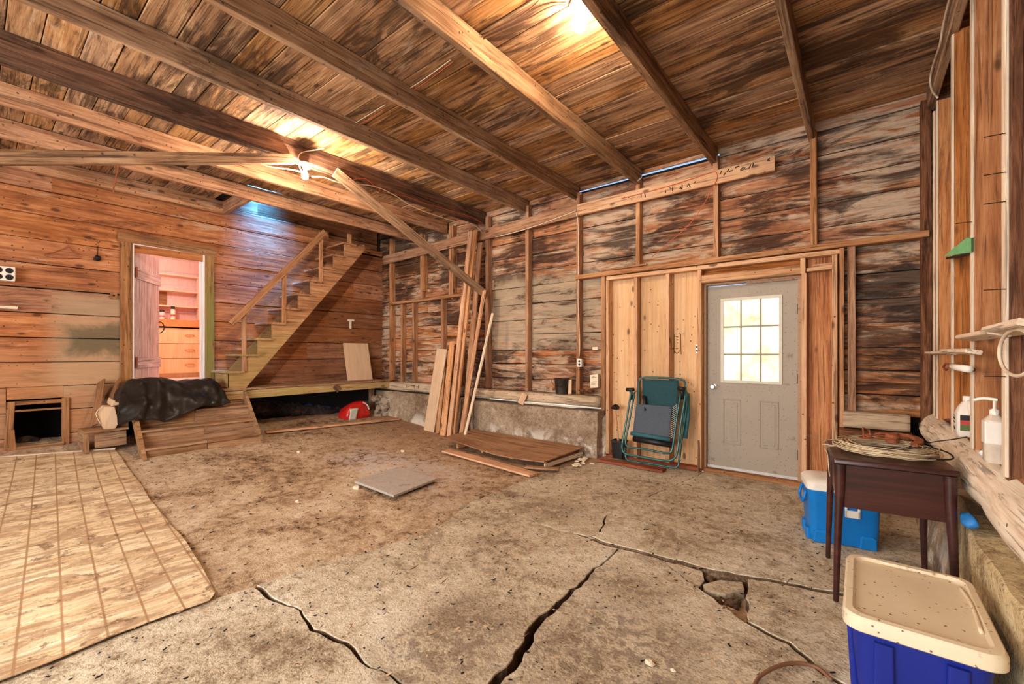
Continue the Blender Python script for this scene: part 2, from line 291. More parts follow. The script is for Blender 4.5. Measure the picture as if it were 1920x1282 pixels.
M['bag_white'] = plain('bag_printed_pale_panel', L(206, 204, 190), .4, var=.1, vs_=40)
M['green'] = plain('green_painted_board', L(118, 190, 130), .6, var=.1, bump=.1)
M['paper'] = plain('yellowed_paper', L(232, 214, 184), .8, var=.06)
M['card'] = plain('cardboard', L(178, 134, 92), .85, var=.1, bump=.2)
M['ink'] = plain('dark_ink', L(66, 60, 46), .8)
M['label_red'] = plain('label_red_print', L(196, 70, 60), .6)
M['label_green'] = plain('label_green_print', L(96, 110, 56), .6)
M['label_black'] = plain('label_black_print', L(40, 30, 28), .6)
M['dark_metal'] = plain('sooty_metal_pail', L(62, 52, 46), .5, .5, var=.3, vs_=10)
M['porcelain'] = plain('white_porcelain', L(244, 236, 226), .25, var=.02, bump=0)
M['blue_cloth'] = plain('blue_plastic_scrap', L(40, 120, 190), .5, var=.2)
M['leaf'] = plain('shrub_leaves', L(96, 128, 60), .7, var=.3)
M['gravel'] = plain('pale_gravel_ground', L(212, 204, 176), .9, var=.12, vs_=4)
def emit(name, c, st):
    s = NT(name); s.b.inputs['Base Color'].default_value = c; s.b.inputs['Emission Color'].default_value = c; s.b.inputs['Emission Strength'].default_value = st; return s.m
M['bulb'] = emit('lit_bulb_glass', (1, .82, .62, 1), 1500)
M['bulb2'] = emit('lit_warm_bulb_glass', (1, .78, .57, 1), 620)
M['pantry_lamp'] = plain('pantry_lamp_diffuser', L(170, 150, 140), .5)
def frosted():
    s = NT('frosted_door_pane'); t = s.n('ShaderNodeBsdfTranslucent'); g = s.n('ShaderNodeBsdfRefraction'); mx = s.n('ShaderNodeMixShader')
    geo = s.n('ShaderNodeNewGeometry')
    c = s.ramp(s.noise(geo.outputs['Position'], 5, 6, .7), [(.5, L(226, 218, 204)), (.74, L(190, 186, 160))])
    s.l(c, t.inputs[0]); s.l(c, g.inputs[0]); g.inputs['Roughness'].default_value = .35; g.inputs['IOR'].default_value = 1.02
    s.l(t.outputs[0], mx.inputs[1]); s.l(g.outputs[0], mx.inputs[2]); mx.inputs[0].default_value = .12; s.l(mx.outputs[0], s.out.inputs[0]); return s.m
M['pane'] = frosted()
# ------------------------------------------------------------------ builders
def bm_():
    return bmesh.new()
def box(bm, x0, x1, y0, y1, z0, z1):
    v = [bm.verts.new((x, y, z)) for x in (x0, x1) for y in (y0, y1) for z in (z0, z1)]
    for f in ((0, 1, 3, 2), (4, 6, 7, 5), (0, 4, 5, 1), (2, 3, 7, 6), (0, 2, 6, 4), (1, 5, 7, 3)): bm.faces.new([v[i] for i in f])
    return v
def prism(bm, pts, off):
    """closed polygon of 3d points swept by vector off"""
    a = [bm.verts.new(p) for p in pts]; b = [bm.verts.new(Vector(p)+Vector(off)) for p in pts]; n = len(pts)
    bm.faces.new(a[::-1]); bm.faces.new(b)
    for i in range(n): bm.faces.new((a[i], a[(i+1) % n], b[(i+1) % n], b[i]))
def tube(bm, pts, r, seg=6, close=False, r2=None):
    pts = [Vector(p) for p in pts]; n = len(pts); rings = []; up = Vector((0, 0, 1)); prev = None
    for i, p in enumerate(pts):
        if close: t = pts[(i+1) % n]-pts[i-1]
        else: t = pts[min(i+1, n-1)]-pts[max(i-1, 0)]
        if t.length < 1e-9: t = Vector((0, 0, 1))
        t.normalize()
        if prev is None:
            a = up if abs(t.z) < .9 else Vector((1, 0, 0)); u = t.cross(a).normalized()
        else: u = (prev-t*prev.dot(t)).normalized()
        prev = u; v = t.cross(u); rr = r if r2 is None else r+(r2-r)*i/(n-1)
        rings.append([bm.verts.new(p+(u*math.cos(k*2*math.pi/seg)+v*math.sin(k*2*math.pi/seg))*rr) for k in range(seg)])
    for i in range(n if close else n-1):
        a, b = rings[i], rings[(i+1) % n]
        for k in range(seg): bm.faces.new((a[k], a[(k+1) % seg], b[(k+1) % seg], b[k]))
    if not close: bm.faces.new(rings[0][::-1]); bm.faces.new(rings[-1])
def smooth_pts(pts, n=6):
    pts = [Vector(p) for p in pts]; out = []
    for i in range(len(pts)-1):
        p0, p1, p2, p3 = pts[max(i-1, 0)], pts[i], pts[i+1], pts[min(i+2, len(pts)-1)]
        for k in range(n):
            t = k/n; out.append(.5*((2*p1)+(p2-p0)*t+(2*p0-5*p1+4*p2-p3)*t*t+(3*p1-p0-3*p2+p3)*t**3))
    return out+[pts[-1]]
def rrect(hx, hy, r, n=4):
    r = min(r, hx, hy); out = []
    for cx, cy, a in ((hx-r, hy-r, 0), (-hx+r, hy-r, 90), (-hx+r, -hy+r, 180), (hx-r, -hy+r, 270)):
        for k in range(n+1):
            t = math.radians(a+90*k/n); out.append((cx+r*math.cos(t), cy+r*math.sin(t)))
    return out
def loft(bm, layers, n=4, cap0=True, cap1=True):
    """layers: (cx,cy,z,hx,hy,r)"""
    rings = []
    for cx, cy, z, hx, hy, r in layers: rings.append([bm.verts.new((cx+x, cy+y, z)) for x, y in rrect(hx, hy, r, n)])
    m = len(rings[0])
    for a, b in zip(rings, rings[1:]):
        for k in range(m): bm.faces.new((a[k], a[(k+1) % m], b[(k+1) % m], b[k]))
    if cap0: bm.faces.new(rings[0][::-1])
    if cap1: bm.faces.new(rings[-1])
def lathe(bm, prof, seg=16, c=(0, 0)):
    loft(bm, [(c[0], c[1], z, r, r, r) for r, z in prof], n=max(2, seg//4-0))
W = {}
def put(o, parent, mw):
    if parent is not None: o.parent = parent; o.matrix_local = W[parent.name].inverted() @ mw
    else: o.matrix_local = mw
    W[o.name] = mw.copy()
def obj(name, bm, mat, parent=None, at=None, smooth=False, bevel=0, **props):
    """bm in world coordinates; origin at 'at' or the bottom centre"""
    bmesh.ops.recalc_face_normals(bm, faces=bm.faces)
    if at is None:
        xs = [v.co for v in bm.verts]; lo = Vector([min(c[i] for c in xs) for i in range(3)]); hi = Vector([max(c[i] for c in xs) for i in range(3)])
        at = Vector(((lo.x+hi.x)/2, (lo.y+hi.y)/2, lo.z))
    at = Vector(at); bmesh.ops.translate(bm, verts=bm.verts, vec=-at)
    me = bpy.data.meshes.new(name); bm.to_mesh(me); bm.free()
    for m in (mat if isinstance(mat, (list, tuple)) else [mat]): me.materials.append(m)
    if smooth: me.polygons.foreach_set('use_smooth', [True]*len(me.polygons))
    o = bpy.data.objects.new(name, me); COL.objects.link(o); put(o, parent, Matrix.Translation(at))
    if bevel:
        b = o.modifiers.new('bevel', 'BEVEL'); b.width = bevel; b.segments = 2; b.limit_method = 'ANGLE'
    if smooth and smooth != 'all':
        try: me.set_sharp_from_angle(angle=math.radians(40))
        except Exception: pass
    for k, v in props.items(): o[k] = v
    return o
def empty(name, loc, rz=0., **props):
    o = bpy.data.objects.new(name, None); COL.objects.link(o); o.empty_display_size = .1
    put(o, None, Matrix.Translation(Vector(loc)) @ Matrix.Rotation(rz, 4, 'Z'))
    for k, v in props.items(): o[k] = v
    return o
def thing(name, label, cat, loc, rz=0., group=None):
    p = dict(label=label, category=cat)
    if group: p['group'] = group
    return empty(name, loc, rz, **p)
def tag(o, label, cat, group=None):
    o['label'] = label; o['category'] = cat
    if group: o['group'] = group
    return o
_cache = {}
def board_mesh(l, w_, t, mat, seg=1, rag=0., seed=0):
    key = (round(l, 2), round(w_, 3), round(t, 3), mat.name, seg, seed)
    if key in _cache: return _cache[key]
    l, w_, t = round(l, 2), round(w_, 3), round(t, 3)
    rr = random.Random(hash(key[:3]) % 9999+seed); bm = bm_(); c = min(.004, t*.18, w_*.18); rings = []
    for i in range(seg+1):
        x = -l/2+l*i/seg; a = w_/2; b = t/2
        pr = [(-a, -b+c), (-a+c, -b), (a-c, -b), (a, -b+c), (a, b-c), (a-c, b), (-a+c, b), (-a, b-c)]
        dy = [rr.uniform(-rag, rag), rr.uniform(-rag, rag)]
        rings.append([bm.verts.new((x+(rr.uniform(-rag, rag) if i in (0, seg) else 0), y+dy[0 if y < 0 else 1], z+rr.uniform(-rag, rag)*.25)) for y, z in pr])
    for a, b in zip(rings, rings[1:]):
        for k in range(8): bm.faces.new((a[k], a[(k+1) % 8], b[(k+1) % 8], b[k]))
    bm.faces.new(rings[0][::-1]); bm.faces.new(rings[-1])
    bmesh.ops.recalc_face_normals(bm, faces=bm.faces)
    me = bpy.data.meshes.new('board'); bm.to_mesh(me); bm.free(); me.materials.append(mat); _cache[key] = me
    return me
def plank(name, p0, p1, w_, t, up, mat, parent=None, seg=1, rag=0., seed=0, **props):
    """board from p0 to p1; its face normal (thin direction) is 'up'; width goes across"""
    p0, p1 = Vector(p0), Vector(p1); x = (p1-p0); l = x.length; x.normalize(); z = Vector(up); z = (z-x*z.dot(x)).normalized(); y = z.cross(x)
    o = bpy.data.objects.new(name, board_mesh(l, w_, t, mat, seg, rag, seed)); COL.objects.link(o)
    mw = Matrix((x, y, z)).transposed().to_4x4(); mw.translation = (p0+p1)/2
    put(o, parent, mw)
    for k, v in props.items(): o[k] = v
    return o
def dirt_z(x, y):
    z = .2*max(0, (-x-2.8)/4.5)**2.6
    return z+(.012*mnoise.noise(Vector((x*1.7, y*1.7, 0)))+.008*mnoise.noise(Vector((x*6, y*6, 3)))+.006*mnoise.noise(Vector((x*15, y*15, 3))) if x < -2.75 else 0)
# ================================================================== FLOOR
floor = empty('floor', (-3, 2, 0), kind='structure')
_bd = [(-3.3, -2.8), (-1.5, -2.8), (.081, -2.776), (.495, -2.731), (.847, -2.73), (1.02, -2.70), (1.446, -2.642), (1.713, -2.574), (2.111, -2.50), (2.5, -2.60), (2.80, -2.72), (3.4, -2.735), (3.9, -2.76), (4.3, -2.73), (4.55, -2.62), (4.86, -2.42), (6, -2.42)]
def bdx(y):
    for (a, xa), (b, xb) in zip(_bd, _bd[1:]):
        if a <= y <= b: return xa+(xb-xa)*(y-a)/(b-a)
    return -2.6
bm = bm_(); nx, ny = 300, 240; g = []
for i in range(nx+1):
    row = []
    for j in range(ny+1):
        x = -7.9+9.0*i/nx; y = -3.3+9.0*j/ny
        z = dirt_z(x, y) if x < -2.72 else -.13+.012*mnoise.noise(Vector((x*5, y*5, 0)))+(.065 if (-.85 < x < -.3 and 2.2 < y < 2.85) else 0)
        if x > -2.9 and x < bdx(y)+.03: z = dirt_z(x, y)+.006-(0 if x < bdx(y)-.01 else .014)
        row.append(bm.verts.new((x, y, z)))
    g.append(row)
for i in range(nx):
    for j in range(ny): bm.faces.new((g[i][j], g[i+1][j], g[i+1][j+1], g[i][j+1]))
obj('dirt', bm, M['dirt'], floor, smooth='all')
# concrete slabs, their cracks are real gaps.  Polylines of the cracks on the floor plane:
A = [(-2.70, 1.02), (-2.46, 1.03), (-2.262, 1.074), (-2.059, 1.033), (-1.84, 1.084), (-1.675, 1.062), (-1.469, 1.089), (-1.25, 1.06), (-1.1, 1.0)]
B = [(-2.72, 2.80), (-2.45, 2.78), (-2.183, 2.83), (-1.95, 2.79), (-1.753, 2.775), (-1.59, 2.799)]
C1 = [(-1.59, 2.799), (-1.44, 2.78), (-1.293, 2.785)]
C2 = [(-1.293, 2.785), (-1.15, 2.80), (-1.022, 2.807)]
C3 = [(-1.022, 2.807), (-.88, 2.83), (-.747, 2.821), (-.62, 2.86), (-.523, 2.879), (-.315, 2.939), (-.155, 2.974), (-.027, 3.022), (.18, 3.0), (.42, 3.05)]
D = [(-1.286, 2.774), (-1.278, 2.38), (-1.252, 2.029), (-1.239, 1.715), (-1.164, 1.492), (-1.151, 1.318), (-1.1, 1.0)]
Ec = [(-1.52, 2.80), (-1.50, 2.922), (-1.608, 3.22), (-1.62, 3.442), (-1.55, 3.8), (-1.508, 4.071), (-1.44, 4.56), (-1.376, 4.96)]
Fc = [(-1.022, 2.807), (-.932, 2.743), (-.716, 2.596), (-.617, 2.537), (-.438, 2.41), (-.252, 2.354), (-.145, 2.245), (-.054, 2.196), (.1, 2.1), (.42, 2.0)]
BD = [(-2.42, 4.86), (-2.62, 4.55), (-2.73, 4.30), (-2.76, 3.9), (-2.735, 3.4), (-2.71, 2.918), (-2.72, 2.80)]
BD2 = [(-2.72, 2.80), (-2.60, 2.5), (-2.50, 2.111), (-2.574, 1.713), (-2.642, 1.446), (-2.70, 1.02)]
BD3 = [(-2.70, 1.02), (-2.73, .847), (-2.731, .495), (-2.776, .081), (-2.8, -1.5), (-2.8, -3.2)]
def refine(pl, seed=1):
    out = []; rr = random.Random(seed)
    for (a, b) in zip(pl, pl[1:]):
        a, b = Vector((*a, 0)), Vector((*b, 0)); n = max(1, int((b-a).length/.045)); d = (b-a); nrm = Vector((-d.y, d.x, 0)).normalized() if d.length else Vector()
        for k in range(n):
            q = a+d*k/n
            if k: q += nrm*rr.uniform(-.011, .011)
            out.append((q.x, q.y))
    return out+[pl[-1]]
rA, rB, rC1, rC2, rC3, rD, rE, rF, rBD, rBD2, rBD3 = [refine(p, i) for i, p in enumerate((A, B, C1, C2, C3, D, Ec, Fc, BD, BD2, BD3))]
def chain(*ls):
    out = []
    for l in ls:
        for p in l:
            if not out or (Vector(out[-1])-Vector(p)).length > .004: out.append(p)
    if (Vector(out[0])-Vector(out[-1])).length < .004: out.pop()
    return out
def gapw(p):
    """half width of the crack near point p"""
    x, y = p; g = .003
    def near(pl): return min((Vector(p)-Vector(q)).length for q in pl)
    if near(rD) < .03: g = max(g, .004+.018*max(0, min(1, (2.6-y)/.9)))
    if near(rC2+rC3) < .03 and x > -1.3: g = max(g, .010 if x < -.02 else .004)
    if near(rC1) < .03: g = max(g, .011)
    if near(rA) < .03: g = max(g, .009+.004*math.sin(x*9))
    if near(rE) < .03: g = max(g, .007 if (2.85 < y < 3.3 or 3.9 < y < 4.2) else .0015)
    if near(rF) < .03: g = max(g, .010 if x > -.45 else .006)
    if near(rB) < .03: g = max(g, .003)
    return g
def slab(poly, top, mat, th=.14, rim=True):
    ar = sum(poly[i][0]*poly[(i+1) % len(poly)][1]-poly[(i+1) % len(poly)][0]*poly[i][1] for i in range(len(poly)))
    if ar < 0: poly = poly[::-1]
    n = len(poly); ins = []
    for i in range(n):
        a, b, c = Vector(poly[i-1]), Vector(poly[i]), Vector(poly[(i+1) % n])
        d1 = (b-a).normalized(); d2 = (c-b).normalized(); nn = Vector((-d1.y, d1.x))+Vector((-d2.y, d2.x))
        if nn.length < .2: nn = Vector((-d1.y, d1.x))
        ins.append((b, nn.normalized(), gapw(poly[i])))
    bm = bm_(); top_v = []; rim_v = []; bot = []
    for b, nn, g in ins:
        q0 = b+nn*g; q1 = b+nn*(g+.003)
        bot.append(bm.verts.new((q0.x, q0.y, top(*q0)-th))); rim_v.append(bm.verts.new((q0.x, q0.y, top(*q0)-.005))); top_v.append(bm.verts.new((q1.x, q1.y, top(*q1))))
    for i in range(n):
        j = (i+1) % n
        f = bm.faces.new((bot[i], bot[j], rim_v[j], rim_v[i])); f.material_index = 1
        bm.faces.new((rim_v[i], rim_v[j], top_v[j], top_v[i]))
    from mathutils.geometry import tessellate_polygon
    for tri in tessellate_polygon([[v.co.copy() for v in top_v]]):
        try: bm.faces.new([top_v[q] for q in tri])
        except ValueError: pass
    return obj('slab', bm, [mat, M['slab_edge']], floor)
rg = [(.52, 5.2), (.52, 3.05)]
slab(chain(rBD[::-1][:0], rBD, rB, rC1[:3], rE, [(-1.376, 5.16), (-2.42, 5.16)]), lambda x, y: 0., M['slab'])
slab(chain(rE[::-1], rC1[2:], rC2, rC3, [(.52, 3.05), (.52, 5.2), (-1.376, 5.2)]), lambda x, y: .012*max(0, min(1, (4.5-y)/1.6)), M['slab'])
slab(chain(rBD2, rA, rD[::-1], rC1[::-1], rB[::-1]), lambda x, y: -.004-.006*(x+1.3)/1.4, M['slab'])
slab(chain(rBD3[::-1], rA, [(-1.05, -.2), (-1.0, -3.2)]), lambda x, y: 0., M['slab'])
slab(chain(rD, [(-1.05, -.2), (-1.0, -3.2), (.52, -3.2), (.52, 2.0)], rF[::-1], rC2[::-1]), lambda x, y: -.002, M['slab'])
iF = min(range(len(rF)), key=lambda i: (Vector(rF[i])-Vector((-.438, 2.41))).length); iF0 = min(range(len(rF)), key=lambda i: (Vector(rF[i])-Vector((-.70, 2.59))).length)
iC = min(range(len(rC3)), key=lambda i: (Vector(rC3[i])-Vector((-.523, 2.879))).length); iC0 = min(range(len(rC3)), key=lambda i: (Vector(rC3[i])-Vector((-.76, 2.82))).length)
G_ = refine([rC3[iC]]+[tuple(onz(u, v, 0)[:2]) for u, v in ((1403, 1100), (1397, 1120), (1404, 1140))]+[rF[iF]], 44)
slab(chain(G_, rF[iF:], [(.52, 2.0), (.52, 3.05)], rC3[iC:][::-1]), lambda x, y: .002, M['slab'])
slab(chain(rF[:iF0+1], [tuple(onz(1322, 1085, 0)[:2])], rC3[:iC0+1][::-1]), lambda x, y: -.008, M['slab'])
# broken fragment and rubble crumbs in the hole of the crack
bm = bm_(); fr = [onz(u, v, -.005) for u, v in ((1318, 1092), (1350, 1084), (1392, 1088), (1396, 1102), (1360, 1111), (1322, 1104))]
prism(bm, [(p.x, p.y, -.075) for p in fr], (0, 0, .062)); tag(obj('concrete_fragment', bm, M['slab'], bevel=.004), 'flat broken chip of concrete lying in the hole where the floor cracks meet', 'rubble')
def rock(bm, c, r, seed, sq=(1, 1, .7), sub=2):
    rr = random.Random(seed); tmp = bmesh.ops.create_icosphere(bm, subdivisions=sub, radius=1.)['verts']; o = Vector((seed*3.1, seed*1.7, 0))
    for v in tmp:
        n = v.co.normalized(); k = 1+.45*mnoise.noise(n*1.3+o)+.2*mnoise.noise(n*3+o); q = Vector((n.x*sq[0], n.y*sq[1], n.z*sq[2]))*r*k; v.co = Vector(c)+q
for i in range(26):
    a, b = R.uniform(0, 1), R.uniform(-1, 1); p = onz(1340+a*52, 1117+a*22+b*9, -.05)
    if i > 18: p = onz(R.uniform(1318, 1345), R.uniform(1078, 1092), -.04)
    bm = bm_(); rock(bm, p, R.uniform(.012, .03), i+50, sub=1)
    tag(obj('concrete_crumb', bm, M['slab_edge']), 'small crumb of broken concrete in the hole where the floor cracks meet', 'rubble', 'crumbs of concrete in the floor crack')
# scattered chips, straw and grit on the floor (nobody could count them)
def litter(name, n, region, size, mat, label, long=False, seed=3):
    rr = random.Random(seed); bm = bm_(); k = 0
    while k < n:
        x = rr.uniform(region[0], region[1]); y = rr.uniform(region[2], region[3])
        dpt = -x*_s*-1*-1+y*_c if False else (-x*_s+y*_c)
        z = (dirt_z(x, y) if x < -2.72 else .006)+.004; s_ = rr.uniform(.3, 1)*size; a = rr.uniform(0, 6.28); ll = s_*(rr.uniform(3, 9) if long else rr.uniform(.6, 2)); ww = s_*(.18 if long else .7)
        ca, sa = math.cos(a), math.sin(a); t = rr.uniform(-.3, .3)*ll
        P = [(-ll, -ww), (ll, -ww*.6), (ll*.8, ww), (-ll*.7, ww*.8)]
        v = [bm.verts.new((x+px*ca-py*sa, y+px*sa+py*ca, z+abs(t)*(.5+.5*px/ll)+rr.uniform(0, .002))) for px, py in P]
        v2 = bm.verts.new((x, y, z-.004)); bm.faces.new(v)
        for q in range(4): bm.faces.new((v[q], v[(q+1) % 4], v2))
        k += 1
    o = obj(name, bm, mat); o['label'] = label; o['category'] = 'litter'; o['kind'] = 'stuff'
    return o
litter('wood_chip', 1500, (-7.3, .24, .2, 4.78), .009, M['board_pale'], 'pale wood chips and grit scattered over the dirt and concrete floor')
litter('dark_litter', 1800, (-7.0, .24, .2, 4.78), .010, M['iron'], 'dark crumbs of bark and soil scattered over the dirt and concrete floor', seed=5)
litter('straw', 900, (-6.5, .24, .3, 4.78), .005, M['step'], 'fine brown straw strewn over the dirt and concrete floor', True, 8)
for (u, v, s_) in ((668, 912, .035), (560, 853, .03), (558, 937, .02), (755, 846, .03), (1218, 1232, .018), (1262, 1244, .01)):
    bm = bm_(); p = onz(u, v, .03); rock(bm, (p.x, p.y, (dirt_z(p.x, p.y) if p.x < -2.7 else 0)+s_*.35), s_, int(u), (1.2, .8, .55))
    o = obj('paper_scrap' if s_ > .019 else 'pale_pebble', bm, M['paper'])
    lab = {668: 'crumpled white paper by the left corner of the grey floor tile', 560: 'pale scrap on the dirt in front of the wooden steps', 558: 'white scrap alone in the middle of the dirt floor', 755: 'pale scrap on the dirt behind the grey floor tile', 1218: 'small pale pebble on the concrete near the bottom of the picture', 1262: 'tiny white pebble on the concrete, right of the larger pale pebble'}[u]
    tag(o, lab, 'scrap')
# ================================================================== CEILING
ceiling = empty('ceiling', (-3, 2, 3.4), kind='structure')
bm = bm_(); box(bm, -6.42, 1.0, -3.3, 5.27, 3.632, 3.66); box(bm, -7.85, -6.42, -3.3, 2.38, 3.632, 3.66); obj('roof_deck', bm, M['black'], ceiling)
y = 5.232; k = 0
while y > -1.6:
    wd = R.uniform(.165, .225); yc = y-wd/2
    left = -6.44 if yc > 2.35 else -7.5
    cuts = [left]+sorted(R.sample([-5.62, -4.75, -3.87, -3.01, -2.13, -1.26, -.37], R.choice((1, 1, 2))))+[.92]
    for a, b in zip(cuts, cuts[1:]):
        dz = R.uniform(-.004, .004); plank('board', (a+.002, yc, 3.615+dz), (b-.002, yc+R.uniform(-.004, .004), 3.615+dz), wd-R.uniform(.004, .010), .024, (0, R.uniform(-.03, .03), 1), M['ceil'], ceiling)
    y -= wd
joists = [(.475, .05, 'joist', -2.0, 5.15), (-.37, .052, 'joist', -2., 5.2), (-1.26, .06, 'joist', -2., 5.2), (-2.13, .058, 'joist', -2, 5.2), (-3.01, .056, 'joist', -2, 5.2), (-3.87, .056, 'joist', -2, 5.2),
          (-4.74, .075, 'joist_dark', -2, 5.2), (-5.62, .055, 'joist_red', -2, 5.2), (-6.47, .055, 'joist_red', -2, 5.2), (-7.47, .055, 'joist_red', -2, 2.39)]
for i, (x, w_, m, a, b) in enumerate(joists):
    plank('joist', (x, a, 3.505), (x, b, 3.505+R.uniform(-.01, .01)), .185 if m != 'joist_dark' else .2, w_, (1, 0, 0), M[m], ceiling, seg=14, rag=.006, seed=i+1)
# ledger strip under the dark joist
plank('nailing_strip', (-4.79, -2, 3.405), (-4.79, 5.1, 3.405), .03, .03, (1, 0, 0), M['joist_dark'], ceiling)
# stairwell trimmer + storey above the stairwell
up = empty('stairwell_shaft', (-7.0, 3.8, 3.66), kind='structure')
bm = bm_(); box(bm, -6.44, -6.42, 2.30, 5.3, 3.66, 5.0); box(bm, -7.8, -6.42, 5.28, 5.3, 3.3, 5.0); box(bm, -7.8, -6.42, 2.28, 2.30, 3.66, 5.0); box(bm, -7.85, -6.42, 2.28, 5.3, 5.0, 5.02); obj('shaft_wall', bm, M['wall_c'], up)
plank('trimmer', (-7.47, 2.40, 3.505), (-6.5, 2.40, 3.505), .18, .05, (0, 1, 0), M['joist_red'], ceiling)
# braces
br = plank('brace', (-4.69, 2.62, 3.40), (-4.56, 5.06, 2.235), .115, .045, (1, -.12, -.2), M['joist'], None, seg=3, rag=.002)
tag(br, 'long diagonal wooden brace from the dark ceiling joist down to the back wall stud', 'brace')
br = plank('brace', (-4.69, 2.15, 3.385), (-4.69, -.35, 2.53), .10, .05, (1, 0, 0), M['joist'], None, seg=3, rag=.002, seed=2)
tag(br, 'wooden brace at the left edge running up to the joist by the left bulb', 'brace')
# ================================================================== LEFT WALL (pantry side)
wl = empty('wall_left', (-7.55, 2, 0), kind='structure')
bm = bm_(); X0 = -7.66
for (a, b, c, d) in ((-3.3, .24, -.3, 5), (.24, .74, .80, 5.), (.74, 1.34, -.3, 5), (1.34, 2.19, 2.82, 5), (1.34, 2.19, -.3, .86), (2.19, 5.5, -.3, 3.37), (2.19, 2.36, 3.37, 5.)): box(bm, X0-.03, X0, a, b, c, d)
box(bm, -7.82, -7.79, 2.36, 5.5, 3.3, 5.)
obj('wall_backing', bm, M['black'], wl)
def row_pieces(a, b, joints):
    c = [a]+[j for j in joints if a < j < b]+[b]; return list(zip(c, c[1:]))
plank('plank', (-7.57, 2.39, 3.33), (-7.57, 5.24, 3.33), .09, .03, (1, 0, 0), M['wall_a'], wl)
z = .065; k = 0; XA = -7.57
while z < 4.6:
    h = .29; zc = z+h/2; holes = []
    if z < .70: holes.append((.265, .72)); 
    if z < .8: holes.append((1.3, 5.6))
    if .6 < z < .8:
        plank('plank', (XA, .267, .865), (XA, .718, .865), .14, .03, (1, 0, 0), M['wall_a'], wl)
        for a, b in ((1.3, 1.34), (2.19, 3.6), (3.6, 5.24)): plank('plank', (XA, a+.002, .88), (XA, b-.002, .88), .115, .03, (1, 0, 0), M['wall_a'], wl)
    if 2.6 < z < 2.7: plank('plank', (XA, 1.30, 2.885), (XA, 2.22, 2.885), .15, .03, (1, 0, 0), M['wall_a'], wl)
    elif z < 2.75: holes.append((1.30, 2.22))
    XA = -7.57; joints = [[3.35], [.62, 4.1], [2.9], [-.3, 4.6], [3.7]][k % 5] + ([1.02] if z < .9 else [])
    segs = []; a = -1.4; hi = z > 3.2
    for h0, h1 in sorted(holes): segs += row_pieces(a, h0, joints); a = h1
    if a < 5.24: segs += row_pieces(a, 5.24, joints+([2.39] if hi else []))
    for a, b in segs:
        XA = -7.75 if (hi and a > 2.3) else -7.57
        if b-a > .03: plank('plank', (XA+R.uniform(-.003, .003), a+.002, zc), (XA+R.uniform(-.003, .003), b-.002, zc+R.uniform(-.003, .003)), h-R.uniform(.005, .012), .03, (1, 0, R.uniform(-.015, .015)), M['wall_a'], wl)
    z += h; k += 1
# fieldstones under the landing
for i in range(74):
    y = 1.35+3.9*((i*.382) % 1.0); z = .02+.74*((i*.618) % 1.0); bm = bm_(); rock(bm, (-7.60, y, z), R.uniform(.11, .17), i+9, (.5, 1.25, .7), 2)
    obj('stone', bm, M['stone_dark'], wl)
# hatch (low opening)
win = empty('window_1', (-7.55, .49, .3), kind='structure')
bm = bm_(); box(bm, -8.2, -8.18, .1, .9, -.1, .9); box(bm, -8.2, -7.6, .1, .12, -.1, .9); box(bm, -8.2, -7.6, .88, .9, -.1, .9); box(bm, -8.2, -7.6, .1, .9, .08, .1); box(bm, -8.2, -7.6, .1, .9, .88, .9); obj('recess', bm, M['black'], win)
for p0, p1 in (((-7.54, .275, .17), (-7.54, .30, .775)), ((-7.54, .735, .19), (-7.54, .735, .79))): plank('frame_board', p0, p1, .065, .035, (1, 0, 0), M['casing'], win)
plank('frame_board', (-7.55, .27, .755), (-7.55, .73, .755), .045, .03, (1, 0, 0), M['casing'], win)
plank('frame_board', (-7.56, .30, .665), (-7.56, .71, .665), .02, .05, (1, 0, 0), M['casing'], win)
plank('frame_board', (-7.53, .27, .24), (-7.53, .72, .24), .04, .05, (1, 0, 0), M['casing'], win)
plank('frame_board', (-7.51, .315, .22), (-7.51, .30, .46), .05, .02, (1, 0, 0), M['casing'], win)
bm = bm_(); rock(bm, (-7.9, .45, .20), .14, 77, (1, 1.1, .8)); tag(obj('stone', bm, M['stone_dark']), 'dark lump just visible inside the low square hatch', 'stone')
# ================================================================== PANTRY DOOR AND ROOM
d1 = empty('door_1', (-7.6, 1.76, .86), kind='structure')
plank('casing', (-7.535, 1.295, .82), (-7.535, 1.295, 2.80), .12, .03, (1, 0, 0), M['casing'], d1)
plank('casing', (-7.535, 2.235, .82), (-7.535, 2.235, 2.80), .115, .03, (1, 0, 0), M['casing_green'], d1, label='casing board partly painted green')
plank('casing', (-7.53, 1.21, 2.855), (-7.53, 2.32, 2.835), .13, .032, (1, 0, 0), M['casing'], d1)
for y in (1.365, 2.165): plank('jamb', (-7.62, y, .86), (-7.62, y, 2.80), .18, .022, (0, 1, 0), M['white_paint'], d1)
plank('jamb', (-7.62, 1.355, 2.785), (-7.62, 2.175, 2.785), .18, .022, (0, 0, 1), M['white_paint'], d1)
plank('door_stop', (-7.64, 2.15, .9), (-7.64, 2.15, 2.77), .03, .012, (0, 1, 0), M['white_paint'], d1)
plank('sill', (-7.56, 1.32, .862), (-7.56, 2.22, .862), .26, .03, (0, 0, 1), M['white_paint'], d1)
h0 = Vector((-7.65, 1.385, 0)); h1 = Vector((-8.33, 1.80, 0)); dv = (h1-h0); dn = Vector((-dv.y, dv.x, 0)).normalized()
if dn.x < 0: dn = -dn
for i in range(5): plank('door_plank', h0+dv*((i+.5)/5)+Vector((0, 0, .9)), h0+dv*((i+.5)/5)+Vector((0, 0, 2.755+R.uniform(-.006, .006))), .155, .025, dn, M['door_paint'], d1)
for z in (2.42, 1.20): plank('batten', h0+dv*.03+dn*.025+Vector((0, 0, z)), h0+dv*1.0+dn*.025+Vector((0, 0, z)), .15, .022, dn, M['door_paint'], d1)
